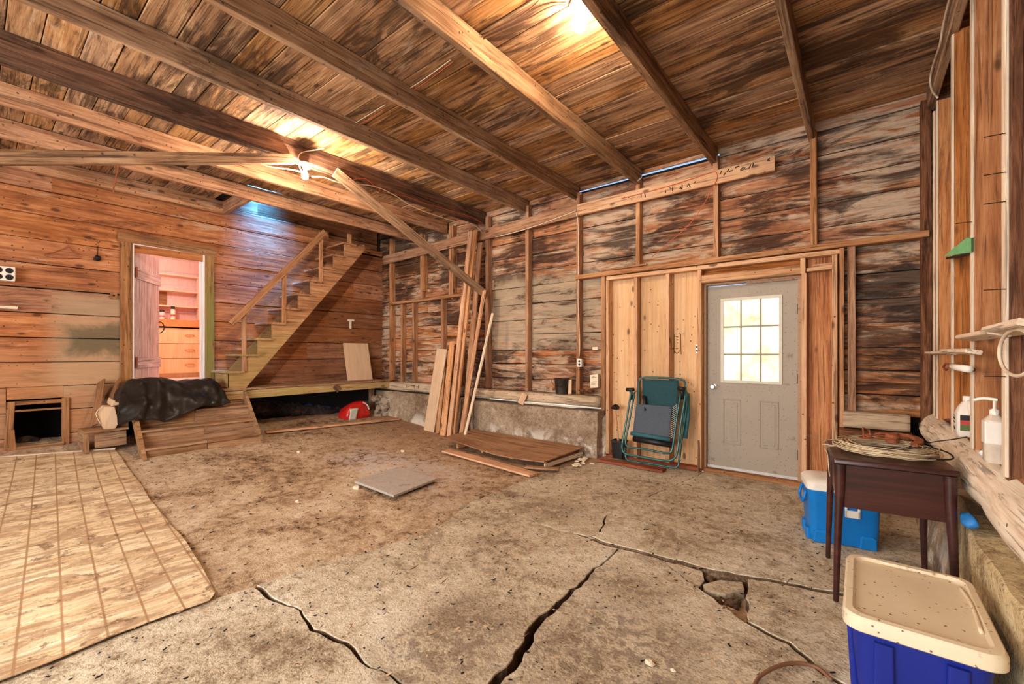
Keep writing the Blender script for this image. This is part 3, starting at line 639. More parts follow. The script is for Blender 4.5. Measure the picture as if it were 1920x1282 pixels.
for z in (2.43, 1.21):
    plank('hinge', h0+dn*.04+dv*.0+Vector((0, 0, z-.07)), h0+dn*.04+Vector((0, 0, z+.07)), .05, .006, dn, M['rust'], d1)
bm = bm_(); c = h0+dv*.93+dn*.03
tube(bm, [c+Vector((0, 0, 1.72+.07))+dn*0]+[c+dn*(.055*math.cos(t))+dv.normalized()*.03*math.cos(t)+Vector((0, 0, 1.72+.085*math.sin(t))) for t in [math.pi/2-i*math.pi/8 for i in range(9)]], .007)
obj('door_handle', bm, M['iron'], d1)
pn = empty('wall_pantry', (-8.8, 1.7, .88), kind='structure')
bm = bm_(); box(bm, -10.35, -7.7, .45, 2.95, .84, .88); obj('pantry_floor', bm, M['pink_ceiling'], pn)
bm = bm_(); box(bm, -10.35, -7.7, .45, 2.95, 3.1, 3.13); obj('pantry_ceiling', bm, M['pink_ceiling'], pn)
for i in range(9): plank('wall_board', (-10.16, .5, .99+i*.25), (-10.16, 2.9, .99+i*.25), .247, .02, (1, 0, 0), M['pink'], pn)
for i in range(9): plank('wall_board', (-10.16, 2.80, .99+i*.25), (-7.69, 2.80, .99+i*.25), .247, .02, (0, 1, 0), M['pink'], pn)
for i in range(9): plank('wall_board', (-10.16, .5, .99+i*.25), (-7.69, .5, .99+i*.25), .247, .02, (0, 1, 0), M['pink'], pn)
bm = bm_(); box(bm, -7.70, -7.695, .45, 1.34, .88, 3.1); box(bm, -7.70, -7.695, 2.19, 2.9, .88, 3.1); box(bm, -7.70, -7.695, 1.34, 2.19, 2.8, 3.1); obj('wall_face', bm, M['pink'], pn)
cab = thing('cabinet', 'light oak drawer cabinet inside the pantry beyond the open plank door', 'cabinet', (-9.9, 2.0, .88))
bm = bm_(); box(bm, -10.14, -9.72, .6, 2.78, .96, 1.77); box(bm, -10.14, -9.78, .6, 2.78, .88, .96); obj('body', bm, M['cab'], cab)
for r_ in range(3):
    z0 = .965+r_*.27
    for (ya, yb) in ((2.08, 2.77), (1.38, 2.07), (.66, 1.37)):
        bm = bm_(); box(bm, -9.72, -9.70, ya+.004, yb-.004, z0+.004, z0+.264); dr = obj('drawer', bm, M['cab'], cab, bevel=.003)
        bm = bm_(); ym = ya+.48 if ya > 2 else (ya+yb)/2
        tube(bm, smooth_pts([(-9.70, ym-.07, z0+.15), (-9.675, ym-.05, z0+.16), (-9.67, ym, z0+.163), (-9.675, ym+.05, z0+.16), (-9.70, ym+.07, z0+.15)], 3), .009); obj('handle', bm, M['counter'], dr)
bm = bm_(); box(bm, -10.14, -9.69, .6, 2.785, 1.78, 1.81); box(bm, -9.72, -9.69, .6, 2.785, 1.77, 1.81); obj('worktop', bm, M['cab'], cab)
bm = bm_(); box(bm, -10.14, -9.86, .6, 2.785, 1.81, 1.95); obj('backsplash_step', bm, M['counter'], cab)
for z in (2.20, 2.49, 2.78):
    sh = plank('wall_shelf', (-10.03, .6, z), (-10.03, 2.785, z), .2, .022, (0, 0, 1), M['pink_shelf']); tag(sh, {2.2: 'lowest of the three peach wall shelves in the pantry, above the two bottles', 2.49: 'middle of the three peach wall shelves in the pantry', 2.78: 'top peach wall shelf in the pantry, nearest its ceiling'}[z], 'shelf')
tag(plank('upright_board', (-9.95, 2.77, 1.96), (-9.95, 2.77, 2.80), .2, .02, (0, 1, 0), M['pink_shelf']), 'peach upright board closing the right end of the pantry shelves', 'board')
tag(plank('brown_panel', (-10.13, 1.93, 2.35), (-10.13, 2.32, 2.35), .26, .01, (1, 0, 0), M['casing']), 'brown wooden panel behind the pantry shelves at the door edge', 'panel')
for nm, yy, hh, rr_, mt, mt2, lab in (('medicine_bottle', 2.20, .17, .042, 'bag_white', 'label_black', 'shorter dark-capped bottle on the pantry shelf top'), ('spray_can', 2.36, .25, .035, 'paper', 'label_black', 'taller white can with a black cap on the pantry shelf top')):
    b = thing(nm, lab, 'bottle', (-9.92, yy, 1.95))
    bm = bm_(); lathe(bm, [(rr_, 1.95), (rr_, 1.95+hh*.72), (rr_*.6, 1.95+hh*.8)], 16, (-9.92, yy)); obj('body', bm, M[mt], b, smooth=True)
    bm = bm_(); lathe(bm, [(rr_*.85, 1.95+hh*.78), (rr_*.85, 1.95+hh)], 16, (-9.92, yy)); obj('cap', bm, M[mt2], b, smooth=True)
    bm = bm_(); lathe(bm, [(rr_*1.02, 1.95+hh*.25), (rr_*1.02, 1.95+hh*.38)], 16, (-9.92, yy)); obj('band', bm, M['label_red'], b, smooth=True)
bm = bm_(); lathe(bm, [(.19, 3.1), (.18, 3.06), (.10, 3.045)], 24, (-8.62, 2.1)); tag(obj('ceiling_lamp', bm, M['pantry_lamp'], smooth=True), 'flat round grey ceiling light in the pantry above the door opening', 'lamp')
# ================================================================== BACK WALL
wb = empty('wall_back', (-3.5, 5.25, 0), kind='structure')
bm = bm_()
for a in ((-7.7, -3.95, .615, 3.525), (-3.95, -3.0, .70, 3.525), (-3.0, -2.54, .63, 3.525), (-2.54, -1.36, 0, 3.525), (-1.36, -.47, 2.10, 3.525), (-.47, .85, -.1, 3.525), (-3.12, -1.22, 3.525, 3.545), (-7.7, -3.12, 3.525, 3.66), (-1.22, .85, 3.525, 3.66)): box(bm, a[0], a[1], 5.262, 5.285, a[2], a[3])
obj('wall_backing', bm, M['black'], wb)  # unseen black sheet added to stop daylight between the planks
plank('sheathing', (-1.38, 5.225, 2.21), (-.45, 5.225, 2.21), .12, .018, (0, 1, 0), M['stud_red'], wb)
def brow(z0, z1, a, b, joints, mat='wall_b'):
    for p, q in row_pieces(a, b, joints):
        dy = R.uniform(-.004, .004); plank('plank', (p+.002, 5.245+dy, (z0+z1)/2), (q-.002, 5.245+dy, (z0+z1)/2+R.uniform(-.004, .004)), (z1-z0)-R.uniform(.005, .012), .028, (0, -1, R.uniform(-.03, .03)), M[mat], wb, seg=3, rag=.0025, seed=R.randint(0, 5))
zs = [.76, .95, 1.17, 1.38, 1.61, 1.83, 2.07, 2.33]
for i, (a, b) in enumerate(zip(zs, zs[1:])):
    brow(a, b, -7.62, -2.60, [[-4.55], [-6.15, -3.77], [-5.6], [-4.55, -2.95], [-6.9, -3.77]][i % 5]); brow(a, b, -.12, .78, [])
zs = [2.33, 2.56, 2.80, 3.03, 3.27, 3.51]
for i, (a, b) in enumerate(zip(zs, zs[1:])): brow(a, b, -7.62, .78, [[-4.55, -1.2], [-6.15, -2.93, -.34], [-5.4, -2.1], [-3.77, -1.2], [-6.15, -2.1]][i % 5])
brow(3.512, 3.62, -7.62, -3.12, [-5.4]); brow(3.552, 3.62, -3.12, -1.22, []); brow(3.512, 3.62, -1.22, .78, [])
def stud(name, x, z0, z1, w_=.045, d=.095, mat='stud', y=5.18, seed=0):
    return plank(name, (x, y, z0), (x+R.uniform(-.006, .006), y, z1), w_, d, (0, 1, 0), M[mat], wb, seg=4, rag=.002, seed=seed)
for i, (x, a, b, w_) in enumerate([(-7.14, .80, 3.55, .07), (-4.62, .78, 3.5, .07), (-3.83, .78, 3.5, .06), (-2.97, .78, 3.5, .05), (-2.60, .56, 2.33, .055),
        (-2.13, 2.37, 3.5, .05), (-1.235, 2.37, 3.5, .05), (-.35, 2.37, 3.5, .055), (-6.22, 2.32, 3.5, .05), (-5.47, 2.32, 3.5, .05), (-5.41, 2.25, 3.5, .04), (-6.17, 2.45, 3.3, .04),
        (-6.80, .80, 2.28, .055), (-6.45, .80, 2.28, .05), (-5.66, .80, 2.28, .06), (-5.2, .78, 2.3, .05)]):
    stud('stud', x, a, b, w_, seed=i+1)
stud('stud', -.055, .70, 2.33, .06); stud('post', .45, .70, 3.5, .07, .12, 'stud_rough')
plank('header', (-2.99, 5.15, 2.35), (.46, 5.15, 2.35), .115, .055, (0, 0, 1), M['stud'], wb, seg=5, rag=.003)
plank('header', (-2.60, 5.10, 2.395), (-2.0, 5.10, 2.40), .035, .02, (0, 0, 1), M['stud'], wb)
plank('rail', (-7.12, 5.13, 2.285), (-4.62, 5.13, 2.30), .10, .05, (0, 0, 1), M['stud'], wb, seg=4, rag=.003)
plank('ledger', (-7.30, 5.105, 3.15), (-2.93, 5.105, 3.245), .165, .04, (0, 1, 0), M['stud'], wb, seg=5, rag=.003)
lg = plank('ledger', (-2.95, 5.10, 3.245), (-.67, 5.10, 3.25), .15, .035, (0, 1, 0), M['frame_new'], wb, seg=5, rag=.002)
# brushed dark marks on the ledger
def strokes(name, lines, r, mat, parent=None, planef=None, **pr):
    bm = bm_()
    for ln in lines: tube(bm, [planef(*p) for p in ln], r, 4)
    return obj(name, bm, mat, parent, **pr)
yl = 5.081
strokes('painted_mark', [[(u+dx, v+dy) for dx, dy in ln] for u, v, ln in (
    (1202, 364, [(0, 0), (0, 6)]), (1209, 362, [(0, 0), (1, 8)]), (1248, 357, [(0, 0), (0, 5)]), (1256, 352, [(0, 0), (2, 3), (6, 0)]), (1261, 350, [(0, 0), (0, 8)]), (1274, 351, [(0, 3), (2, 0), (4, 4)]), (1279, 346, [(0, 0), (0, 8)]),
    (1288, 344, [(0, 7), (3, 0), (6, 7)]), (1302, 340, [(0, 3), (2, 0)]), (1350, 327, [(0, 0), (3, -7)]), (1357, 329, [(0, 0), (3, -5)]), (1363, 316, [(0, 6), (4, 0)]), (1366, 322, [(0, 0), (8, -3)]), (1378, 315, [(0, 0), (8, -4), (2, -2)]),
    (1388, 318, [(0, 0), (5, -4), (9, -4), (5, 0), (0, 2)]), (1396, 317, [(0, 0), (8, -1), (12, -9)]), (1410, 309, [(0, 5), (3, -4)]), (1439, 299, [(0, 3), (4, -3)]), (1440, 298, [(0, 0), (3, 4)]))], .006, M['ink'], lg, lambda u, v: ony(u, v, yl))
# sill beams and foundation
def hewn(name, axis, a, b, c0, c1, z0, z1, mat, parent, n=40, amp=.012, seed=0):
    """squared log; axis 0: along x (c = y range), axis 1: along y (c = x range)"""
    bm = bm_(); rings = []; prof = [(0, 0), (.33, 0), (.66, 0), (1, 0), (1, .25), (1, .5), (1, .75), (1, 1), (.66, 1), (.33, 1), (0, 1), (0, .75), (0, .5), (0, .25)]
    for i in range(n+1):
        t = a+(b-a)*i/n; ring = []
        for p, q in prof:
            c = c0+(c1-c0)*p; z = z0+(z1-z0)*q; v = Vector((t, c, z)) if axis == 0 else Vector((c, t, z)); s_ = Vector((seed, 0, 0))
            cr = .12 if (p in (0, 1) and q in (0, 1)) else 0
            v += Vector((0 if axis == 0 else (-(p-.5)*cr*(c1-c0)), 0 if axis == 1 else (-(p-.5)*cr*(c1-c0)), -(q-.5)*cr*(z1-z0)))
            d = Vector((mnoise.noise(v*4+s_), mnoise.noise(v*4+s_+Vector((9, 0, 0))), mnoise.noise(v*4+s_+Vector((0, 9, 0)))))*amp+Vector((0, 0, mnoise.noise(v*1.3+s_)))*amp
            if axis == 0: d.x = 0
            else: d.y = 0
            ring.append(bm.verts.new(v+d))
        rings.append(ring)
    for r0, r1 in zip(rings, rings[1:]):
        for k in range(len(prof)): bm.faces.new((r0[k], r0[(k+1) % len(prof)], r1[(k+1) % len(prof)], r1[k]))
    bm.faces.new(rings[0][::-1]); bm.faces.new(rings[-1])
    return obj(name, bm, mat, parent, smooth='all')
hewn('sill_beam', 0, -4.98, -2.62, 5.0, 5.22, .628, .772, M['log_x'], wb, 40, .008)
hewn('sill_beam', 0, -7.45, -5.12, 5.0, 5.22, .63, .79, M['log_x'], wb, 40, .008, 5)
hewn('sill_beam', 0, -.12, .335, 4.98, 5.2, .655, .80, M['log_x'], wb, 12, .01, 8)
hewn('sill_beam', 0, -.15, .35, 4.98, 5.2, .48, .64, M['stud_rough'], wb, 12, .012, 9)
def found(a, b, yt, yb, zt, mat='found', seed=0, n=26):
    bm = bm_(); rows = []
    for i in range(n+1):
        x = a+(b-a)*i/n; ring = []
        for (y, z) in [(5.32, zt), (yt, zt), (yt-.01, zt-.03)]+[(yt+(yb-yt)*k/6, zt-.03-(zt+.05)*k/6) for k in range(1, 7)]+[(5.32, -.1)]:
            v = Vector((x, y, z)); dn_ = mnoise.noise(v*3+Vector((seed, 0, 0)))*.022+mnoise.noise(v*11)*.006
            ring.append(bm.verts.new((x, y+(dn_ if y < 5.3 else 0), z+(dn_*.4 if (y < 5.3 and z > .1) else 0))))
        rows.append(ring)
    m = len(rows[0])
    for r0, r1 in zip(rows, rows[1:]):
        for k in range(m): bm.faces.new((r0[k], r0[(k+1) % m], r1[(k+1) % m], r1[k]))
    bm.faces.new(rows[0][::-1]); bm.faces.new(rows[-1]); return obj('foundation', bm, M[mat], wb, smooth=True)
found(-4.70, -2.575, 4.94, 4.91, .588); found(-4.98, -4.715, 4.93, 4.88, .60, seed=3, n=8); found(-7.5, -5.0, 5.0, 4.86, .61, seed=7); found(-.12, .5, 5.02, 5.0, .46, seed=11, n=8)
strokes('chalk_number', [[(762, 722), (762, 727)], [(764, 725), (767, 724)], [(771, 724), (774, 722)], [(777, 722), (777, 728)], [(775, 724), (777, 722)], [(780, 725), (785, 725)], [(785, 721), (784, 728)]], .004, M['ink'], wb, lambda u, v: ony(u, v, 4.99))
# low board in the bay right of the outlet + dark stain is in the material
# door surround framing
FN = M['frame_new']
plank('top_plate', (-2.53, 5.14, 2.285), (-.14, 5.14, 2.285), .10, .045, (0, 0, 1), FN, wb)
for x, a, b in ((-2.52, .03, 2.26), (-2.145, .05, 2.26), (-1.755, .05, 2.26), (-1.40, .03, 2.26), (-.435, 2.11, 2.26), (-.425, .03, 2.11), (-.185, .03, 2.26)): plank('stud', (x, 5.15, a), (x, 5.15, b), .042, .10, (0, 1, 0), FN, wb)
plank('header_board', (-1.38, 5.15, 2.155), (-.455, 5.15, 2.155), .085, .09, (0, 1, 0), FN, wb)
plank('block', (-.405, 5.14, 2.14), (-.205, 5.14, 2.145), .09, .035, (0, 0, 1), FN, wb); plank('block', (-.36, 5.19, 2.18), (-.205, 5.19, 2.18), .04, .03, (0, 1, 0), FN, wb)
plank('bottom_plate', (-2.54, 5.15, .03), (-1.38, 5.15, .03), .10, .04, (0, 0, 1), M['red_plank'], wb)
plank('trimmer', (-.13, 5.10, .1), (-.13, 5.10, 2.31), .035, .05, (0, 1, 0), M['stud'], wb)
for a, b in ((-2.54, -2.13), (-2.13, -1.72), (-1.72, -1.38)): plank('sheathing', ((a+b)/2, 5.222, .02), ((a+b)/2, 5.222, 2.28), b-a-.006, .018, (0, 1, 0), M['sheath'], wb)
plank('sheathing', (-.30, 5.222, .02), (-.30, 5.222, 2.28), .30, .018, (0, 1, 0), M['stud_red'], wb)
strokes('stamp', [[(1264, 626), (1264, 663)], [(1276, 626), (1277, 664)], [(1264, 658), (1269, 663), (1275, 657)], [(1267, 631), (1272, 632)], [(1268, 637), (1272, 637)], [(1270, 642), (1271, 643)], [(1267, 653), (1272, 653)], [(1273, 625), (1277, 627)]], .0035, M['ink'], wb, lambda u, v: ony(u, v, 5.21))
# ================================================================== GREY ENTRY DOOR
d2 = empty('door_2', (-.92, 5.25, .03), kind='structure')
bm = bm_()
dx0, dx1, dz0, dz1 = -1.35, -.49, .055, 2.076; wx0, wx1, wz0, wz1 = -1.20, -.635, 1.015, 1.925
for a in ((dx0, wx0, dz0, dz1), (wx1, dx1, dz0, dz1), (wx0, wx1, dz0, wz0), (wx0, wx1, wz1, dz1)): box(bm, a[0], a[1], 5.25, 5.29, a[2], a[3])
obj('door_leaf', bm, M['grey_door'], d2)
def ring(bm, x0, x1, z0, z1, w_, y0, y1):
    box(bm, x0, x1, y0, y1, z0, z0+w_); box(bm, x0, x1, y0, y1, z1-w_, z1); box(bm, x0, x0+w_, y0, y1, z0+w_, z1-w_); box(bm, x1-w_, x1, y0, y1, z0+w_, z1-w_)
bm = bm_(); ring(bm, wx0-.012, wx1+.012, wz0-.012, wz1+.012, .03, 5.238, 5.252); obj('window_frame', bm, M['door_trim'], d2, bevel=.003)
for r_ in range(3):
    for c in range(3):
        a = wx0+(wx1-wx0)*c/3; b = wx0+(wx1-wx0)*(c+1)/3; lo = wz0+(wz1-wz0)*r_/3; hi = wz0+(wz1-wz0)*(r_+1)/3
        bm = bm_(); box(bm, a+.004, b-.004, 5.268, 5.272, lo+.004, hi-.004); obj('pane', bm, M['pane'], d2)
bm = bm_()
for k in (1, 2):
    a = wx0+(wx1-wx0)*k/3; box(bm, a-.006, a+.006, 5.258, 5.28, wz0, wz1); z = wz0+(wz1-wz0)*k/3; box(bm, wx0, wx1, 5.259, 5.279, z-.006, z+.006)
obj('muntins', bm, M['muntin'], d2)
for a, b in ((-1.19, -1.01), (-.835, -.655)):
    bm = bm_(); ring(bm, a, b, .325, .825, .014, 5.243, 5.252); q = obj('panel_moulding', bm, M['grey_door'], d2, bevel=.004)
    bm = bm_(); box(bm, a+.035, b-.035, 5.244, 5.251, .36, .79); obj('raised_panel', bm, M['grey_door'], d2, bevel=.004)
bm = bm_(); lathe(bm, [(.033, 0), (.03, .006), (.013, .01), (.013, .035), (.027, .045), (.028, .06), (.02, .07)], 20)
bmesh.ops.rotate(bm, verts=bm.verts, cent=(0, 0, 0), matrix=Matrix.Rotation(math.pi/2, 3, 'X')); bmesh.ops.translate(bm, verts=bm.verts, vec=(-1.285, 5.25, .955)); obj('knob', bm, M['chrome'], d2, smooth=True)
bm = bm_(); box(bm, -1.378, -1.354, 5.2, 5.3, .03, 2.11); obj('jamb', bm, M['jamb'], d2)
bm = bm_(); box(bm, -.486, -.455, 5.2, 5.3, .03, 2.11); obj('jamb', bm, M['jamb'], d2)
bm = bm_(); box(bm, -1.354, -.486, 5.2, 5.3, 2.09, 2.11); obj('jamb', bm, M['jamb'], d2)
bm = bm_(); box(bm, -.95, -.486, 5.21, 5.3, 2.074, 2.09); obj('door_stop', bm, M['jamb'], d2)
bm = bm_(); box(bm, -1.38, -.455, 5.17, 5.32, .0, .04); obj('threshold', bm, M['casing'], d2)
bm = bm_(); box(bm, -1.35, -.49, 5.235, 5.252, .045, .075); obj('sunlit_strip', bm, M['alu'], d2)  # bright strip; sunlight on the threshold is put into its colour
for z in (.3, 1.07, 1.78): bm = bm_(); box(bm, -.497, -.480, 5.238, 5.252, z-.05, z+.05); obj('hinge', bm, M['iron'], d2)
# ================================================================== RIGHT WALL
wr = empty('wall_right', (.6, 3, 0), kind='structure')
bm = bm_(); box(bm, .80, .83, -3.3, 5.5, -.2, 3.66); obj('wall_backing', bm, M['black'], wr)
z = .80; k = 0
while z < 3.6:
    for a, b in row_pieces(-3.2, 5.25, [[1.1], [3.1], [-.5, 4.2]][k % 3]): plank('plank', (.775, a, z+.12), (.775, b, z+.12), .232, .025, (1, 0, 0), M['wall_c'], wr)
    z += .24; k += 1
for i, (y, m) in enumerate([(4.93, 'stud_red'), (4.74, 'stud_red'), (4.02, 'stud_red'), (3.38, 'stud_red'), (2.70, 'stud_rough'), (1.95, 'stud_red'), (1.2, 'stud_red')]):
    t = .045 if m != 'stud_rough' else .06
    s_ = plank('stud', (.60, y, .80), (.60, y, 3.42 if i > 1 else 3.3), .24, t, (0, 1, 0), M[m], wr, seg=6, rag=.003, seed=i)
    plank('stud_face', (.474, y, .82), (.474, y, 3.42 if i > 1 else 3.3), t, .012, (1, 0, 0), M['stud_edge'], s_, seg=5, rag=.0015, seed=i, label='pale front edge with the light on it put into its colour')  # brightness of the lit stud edges painted as pale wood
bm = bm_(); nseg = 90; rows = []
for i in range(nseg+1):
    y = .8+4.4*i/nseg; fb = max(0, min(1, (y-1.2)/1.4))
    prof = [(.80, .60), (.55, .59), (.455, .60+.02*fb), (.425, .63), (.405, .67), (.40, .71), (.41, .755), (.425, .785), (.45, .80), (.50, .82), (.56, .835), (.64, .85), (.72, .86), (.80, .86)]
    r_ = []
    for j, (x, z) in enumerate(prof):
        v = Vector((x, y, z)); o_ = 0 if j in (0, 13) else 1
        nx_ = mnoise.noise(Vector((x*5, y*3.2, z*5)))*.028+mnoise.noise(Vector((x*18, y*9, z*18)))*.007; nz_ = mnoise.noise(Vector((x*5+7, y*3.0, z*5)))*.022+mnoise.noise(Vector((x*20, y*11+5, z*18)))*.007
        r_.append(bm.verts.new((x+nx_*o_*(1 if j < 9 else .2), y, z+nz_*o_*(.6 if j > 8 else 1))))
    rows.append(r_)
for r0, r1 in zip(rows, rows[1:]):
    for q in range(13): f = bm.faces.new((r0[q], r1[q], r1[q+1], r0[q+1])); f.material_index = 1 if q >= 9 else 0
bm.faces.new(rows[-1]); bm.faces.new(rows[0][::-1])
M['log_top'] = wood('log_bark_top', L(110, 66, 42), L(164, 112, 78), L(196, 148, 112), stain=.35, stain_c=L(60, 36, 24), tone=.05, axis='Y', bump=1., knots=False, nails=True)
obj('sill_beam', bm, [M['log'], M['log_top']], wr, smooth='all')
def cblock(name, y0, y1, x0, zt, mat, xb=None, seed=0):
    bm = bm_(); n = 30; rows = []; xb = x0 if xb is None else xb
    for i in range(n+1):
        y = y0+(y1-y0)*i/n; r_ = []
        for (x, z) in [(.80, zt), (.62, zt), (.5, zt), (x0+.01, zt), (x0, zt-.015)]+[(x0+(xb-x0)*k/6, zt-.015-(zt+.05)*k/6) for k in range(1, 7)]+[(.80, -.06)]:
            d = mnoise.noise(Vector((x*4, y*4, z*4+seed)))*.014+mnoise.noise(Vector((x*15, y*15, z*15)))*.004
            r_.append(bm.verts.new((x+(d if x < .79 else 0), y, z+(d if z > .05 and x < .79 else 0))))
        rows.append(r_)
    m = len(rows[0])
    for r0, r1 in zip(rows, rows[1:]):
        for q in range(m): bm.faces.new((r0[q], r0[(q+1) % m], r1[(q+1) % m], r1[q]))
    bm.faces.new(rows[0][::-1]); bm.faces.new(rows[-1]); return obj(name, bm, M[mat], wr, smooth=True)
cblock('foundation', .6, 3.22, .402, .495, 'found_y'); cblock('foundation', 3.24, 5.2, .44, .50, 'found', .33, 4)
# ================================================================== wall behind the photographer (opening invented for the fill lamp)
wf = empty('wall_front', (-3, -3.2, 0), kind='structure')
bm = bm_(); box(bm, -7.7, -5.3, -3.24, -3.2, -.1, 3.66); box(bm, .1, .82, -3.24, -3.2, -.1, 3.66); box(bm, -5.3, .1, -3.24, -3.2, 2.75, 3.66); obj('wall_boards', bm, M['wall_c'], wf)
# ================================================================== outdoors beyond the grey door
bm = bm_(); box(bm, -16, 8, 5.6, 22, -.25, -.15); obj('ground_outside', bm, M['gravel'], kind='structure')
for i, (x, y, r_) in enumerate(((-.2, 8.4, .6), (-1.1, 10.5, .7))):
    b = thing('shrub', ['green shrub outside, showing faintly through the right panes of the grey door', 'farther green shrub outside, showing faintly through the middle panes of the grey door'][i], 'shrub', (x, y, -.15))
    bm = bm_()
    for q in range(420):
        a, e, rr_ = R.uniform(0, 6.28), R.uniform(-1.2, 1.5), r_*R.uniform(.6, 1); c = Vector((x+rr_*math.cos(a)*math.cos(e), y+rr_*math.sin(a)*math.cos(e), .75+r_*.9*math.sin(e)*R.uniform(.7, 1.1)))
        d1_, d2_ = Vector((R.uniform(-1, 1), R.uniform(-1, 1), R.uniform(-1, 1))).normalized()*.07, Vector((R.uniform(-1, 1), R.uniform(-1, 1), R.uniform(-1, 1))).normalized()*.05
        bm.faces.new([bm.verts.new(c+k_) for k_ in (d1_, d2_, -d1_, -d2_)])
    f = obj('foliage', bm, M['leaf'], b); f['kind'] = 'stuff'
    bm = bm_(); tube(bm, [(x, y, -.16), (x+.03, y, .5)], .04); obj('trunk', bm, M['stud_rough'], b)
# ================================================================== LANDING, UPPER STAIRS, LOWER STEPS
ld = thing('landing', 'raised wooden landing along the left wall below the upper stairs', 'landing', (-7.28, 3.6, .1))
for i in range(4):
    plank('deck_board', (-7.52+.135*i+.06, 1.22, .805), (-7.52+.135*i+.06, 5.0+R.uniform(-.03, .05), .812), .128, .03, (0, 0, 1), M['step'], ld, seg=5, rag=.004, seed=i)
plank('edge_board', (-6.99, 3.4, .803), (-6.99, 5.02, .815), .05, .022, (0, 0, 1), M['step'], ld, seg=8, rag=.008)
plank('fascia_beam', (-7.02, 1.25, .715), (-7.02, 5.0, .745), .12, .06, (1, 0, 0), M['beam_green'], ld, seg=6, rag=.004)
for y in (1.4, 4.9): plank('post', (-7.42, y, .0), (-7.42, y, .79), .08, .08, (1, 0, 0), M['step'], ld)
plank('splice_block', (-6.985, 3.98, .685), (-6.985, 3.90, .78), .10, .02, (1, 0, 0), M['joist_dark'], ld)
st = thing('staircase', 'steep open-riser wooden staircase climbing along the left wall from the landing', 'stairs', (-7.28, 2.6, .82))
NT_ = 10; rise, run = .2425, .2
for xs in (-7.03, -7.52):
    pts = []
    for k in range(NT_): pts += [(2.30+run*k, .82 if k == 0 else 1.045+rise*(k-1)), (2.30+run*k, 1.045+rise*k)]
    pts += [(2.30+run*NT_, 1.045+rise*(NT_-1)), (2.30+run*NT_+.18, 3.30), (2.30+run*NT_+.20, 3.21), (2.53, .82)]
    if xs < -7.5: pts = [(2.33, .82), (2.33, .90), (4.30, 3.28), (4.52, 3.28), (4.50, 3.12), (2.53, .82)]
    bm = bm_(); prism(bm, [(xs-.02, y, z) for y, z in pts], (.04, 0, 0)); obj('stringer', bm, M['stair_y'], st)
for k in range(NT_): plank('tread', (-7.55, 2.375+run*k, 1.058+rise*k), (-6.975, 2.375+run*k, 1.058+rise*k), .255, .028, (0, 0, 1), M['stair'], st)
plank('riser', (-7.54, 2.305, .935), (-7.01, 2.305, .935), .2, .015, (0, 1, 0), M['stair'], st)
plank('handrail', (-6.98, 2.33, 1.745), (-6.98, 3.72, 3.36), .085, .035, (1, 0, 0), M['stud'], st)
for k, (u, v0, v1) in enumerate(((458, 588, 697), (533, 505, 607), (602, 437, 529))):
    a, b = onx(u, v1, -7.0), onx(u, v0, -7.0); plank('baluster', (-7.005, a.y, a.z), (-7.005, a.y, b.z+.02), .062, .03, (1, 0, 0), M['stud'], st)
plank('newel', (-7.005, 4.18, 3.20), (-7.005, 4.18, 3.42), .07, .03, (1, 0, 0), M['stud'], st)
sp = thing('entry_steps', 'low worn wooden steps with four wide treads leading up to the landing', 'steps', (-6.7, 1.88, .1))
tx = [-6.43, -6.62, -6.81, -7.0]; tz = [.225, .41, .59, .76]
for k in range(4):
    ym = 1.88+R.uniform(-.03, .03)
    for a, b in ((1.27, ym), (ym+.004, 2.49)): 
        plank('tread', (tx[k]-.10, a, tz[k]-.012), (tx[k]-.10, b, tz[k]-.012+R.uniform(-.003, .003)), .235, .026, (0, 0, 1), M['step'], sp, seg=4, rag=.003, seed=k)
        zb = .07 if k == 0 else tz[k-1]
        plank('riser', (tx[k]-.018, a, (zb+tz[k]-.026)/2), (tx[k]-.018, b, (zb+tz[k]-.026)/2), tz[k]-zb-.024, .018, (1, 0, 0), M['step'], sp, seed=k)
for y in (1.255, 2.505):
    bm = bm_(); prism(bm, [(-6.36, y-.018, .06), (-6.36, y-.018, .13), (-6.98, y-.018, .80), (-7.04, y-.018, .80), (-7.04, y-.018, .66), (-6.46, y-.018, .06)], (0, .036, 0)); obj('stringer', bm, M['step_y'], sp)
plank('ground_board', (-6.80, 2.72, .175), (-6.50, 4.83, .150), .12, .03, (0, 0, 1), M['board_new'])
tag(bpy.data.objects['ground_board'], 'long flat board lying on the dirt in front of the dark space under the landing', 'board')
# older small box steps left of them
bx = thing('box_steps', 'small crude wooden box step against the left wall beside the entry steps', 'steps', (-7.2, 1.0, .2))
plank('tread', (-7.17, .83, .41), (-7.17, 1.22, .415), .42, .025, (0, 0, 1), M['step'], bx); plank('riser', (-6.985, .92, .30), (-6.985, 1.2, .305), .17, .02, (1, 0, 0), M['step'], bx)
plank('leg', (-6.99, .85, .17), (-6.99, .85, .40), .05, .04, (1, 0, 0), M['step'], bx); plank('side', (-7.38, .835, .29), (-6.99, .835, .29), .22, .02, (0, 1, 0), M['step'], bx)
plank('tread', (-7.25, 1.02, .60), (-7.25, 1.24, .60), .3, .025, (0, 0, 1), M['step'], bx); plank('riser', (-7.1, 1.03, .50), (-7.1, 1.24, .50), .17, .02, (1, 0, 0), M['step'], bx)
bm = bm_(); pts = [(0, 0), (.13, -.02), (.19, .09), (.15, .20), (.13, .30), (.0, .31), (-.05, .2)]; prism(bm, [(-7.0, 1.0+a*.75, .43+b*.85) for a, b in pts], (-.26, .02, .0))
tag(obj('split_log', bm, M['board_pale_z'], bevel=.003), 'pale split block of firewood standing on the crude box step', 'log')
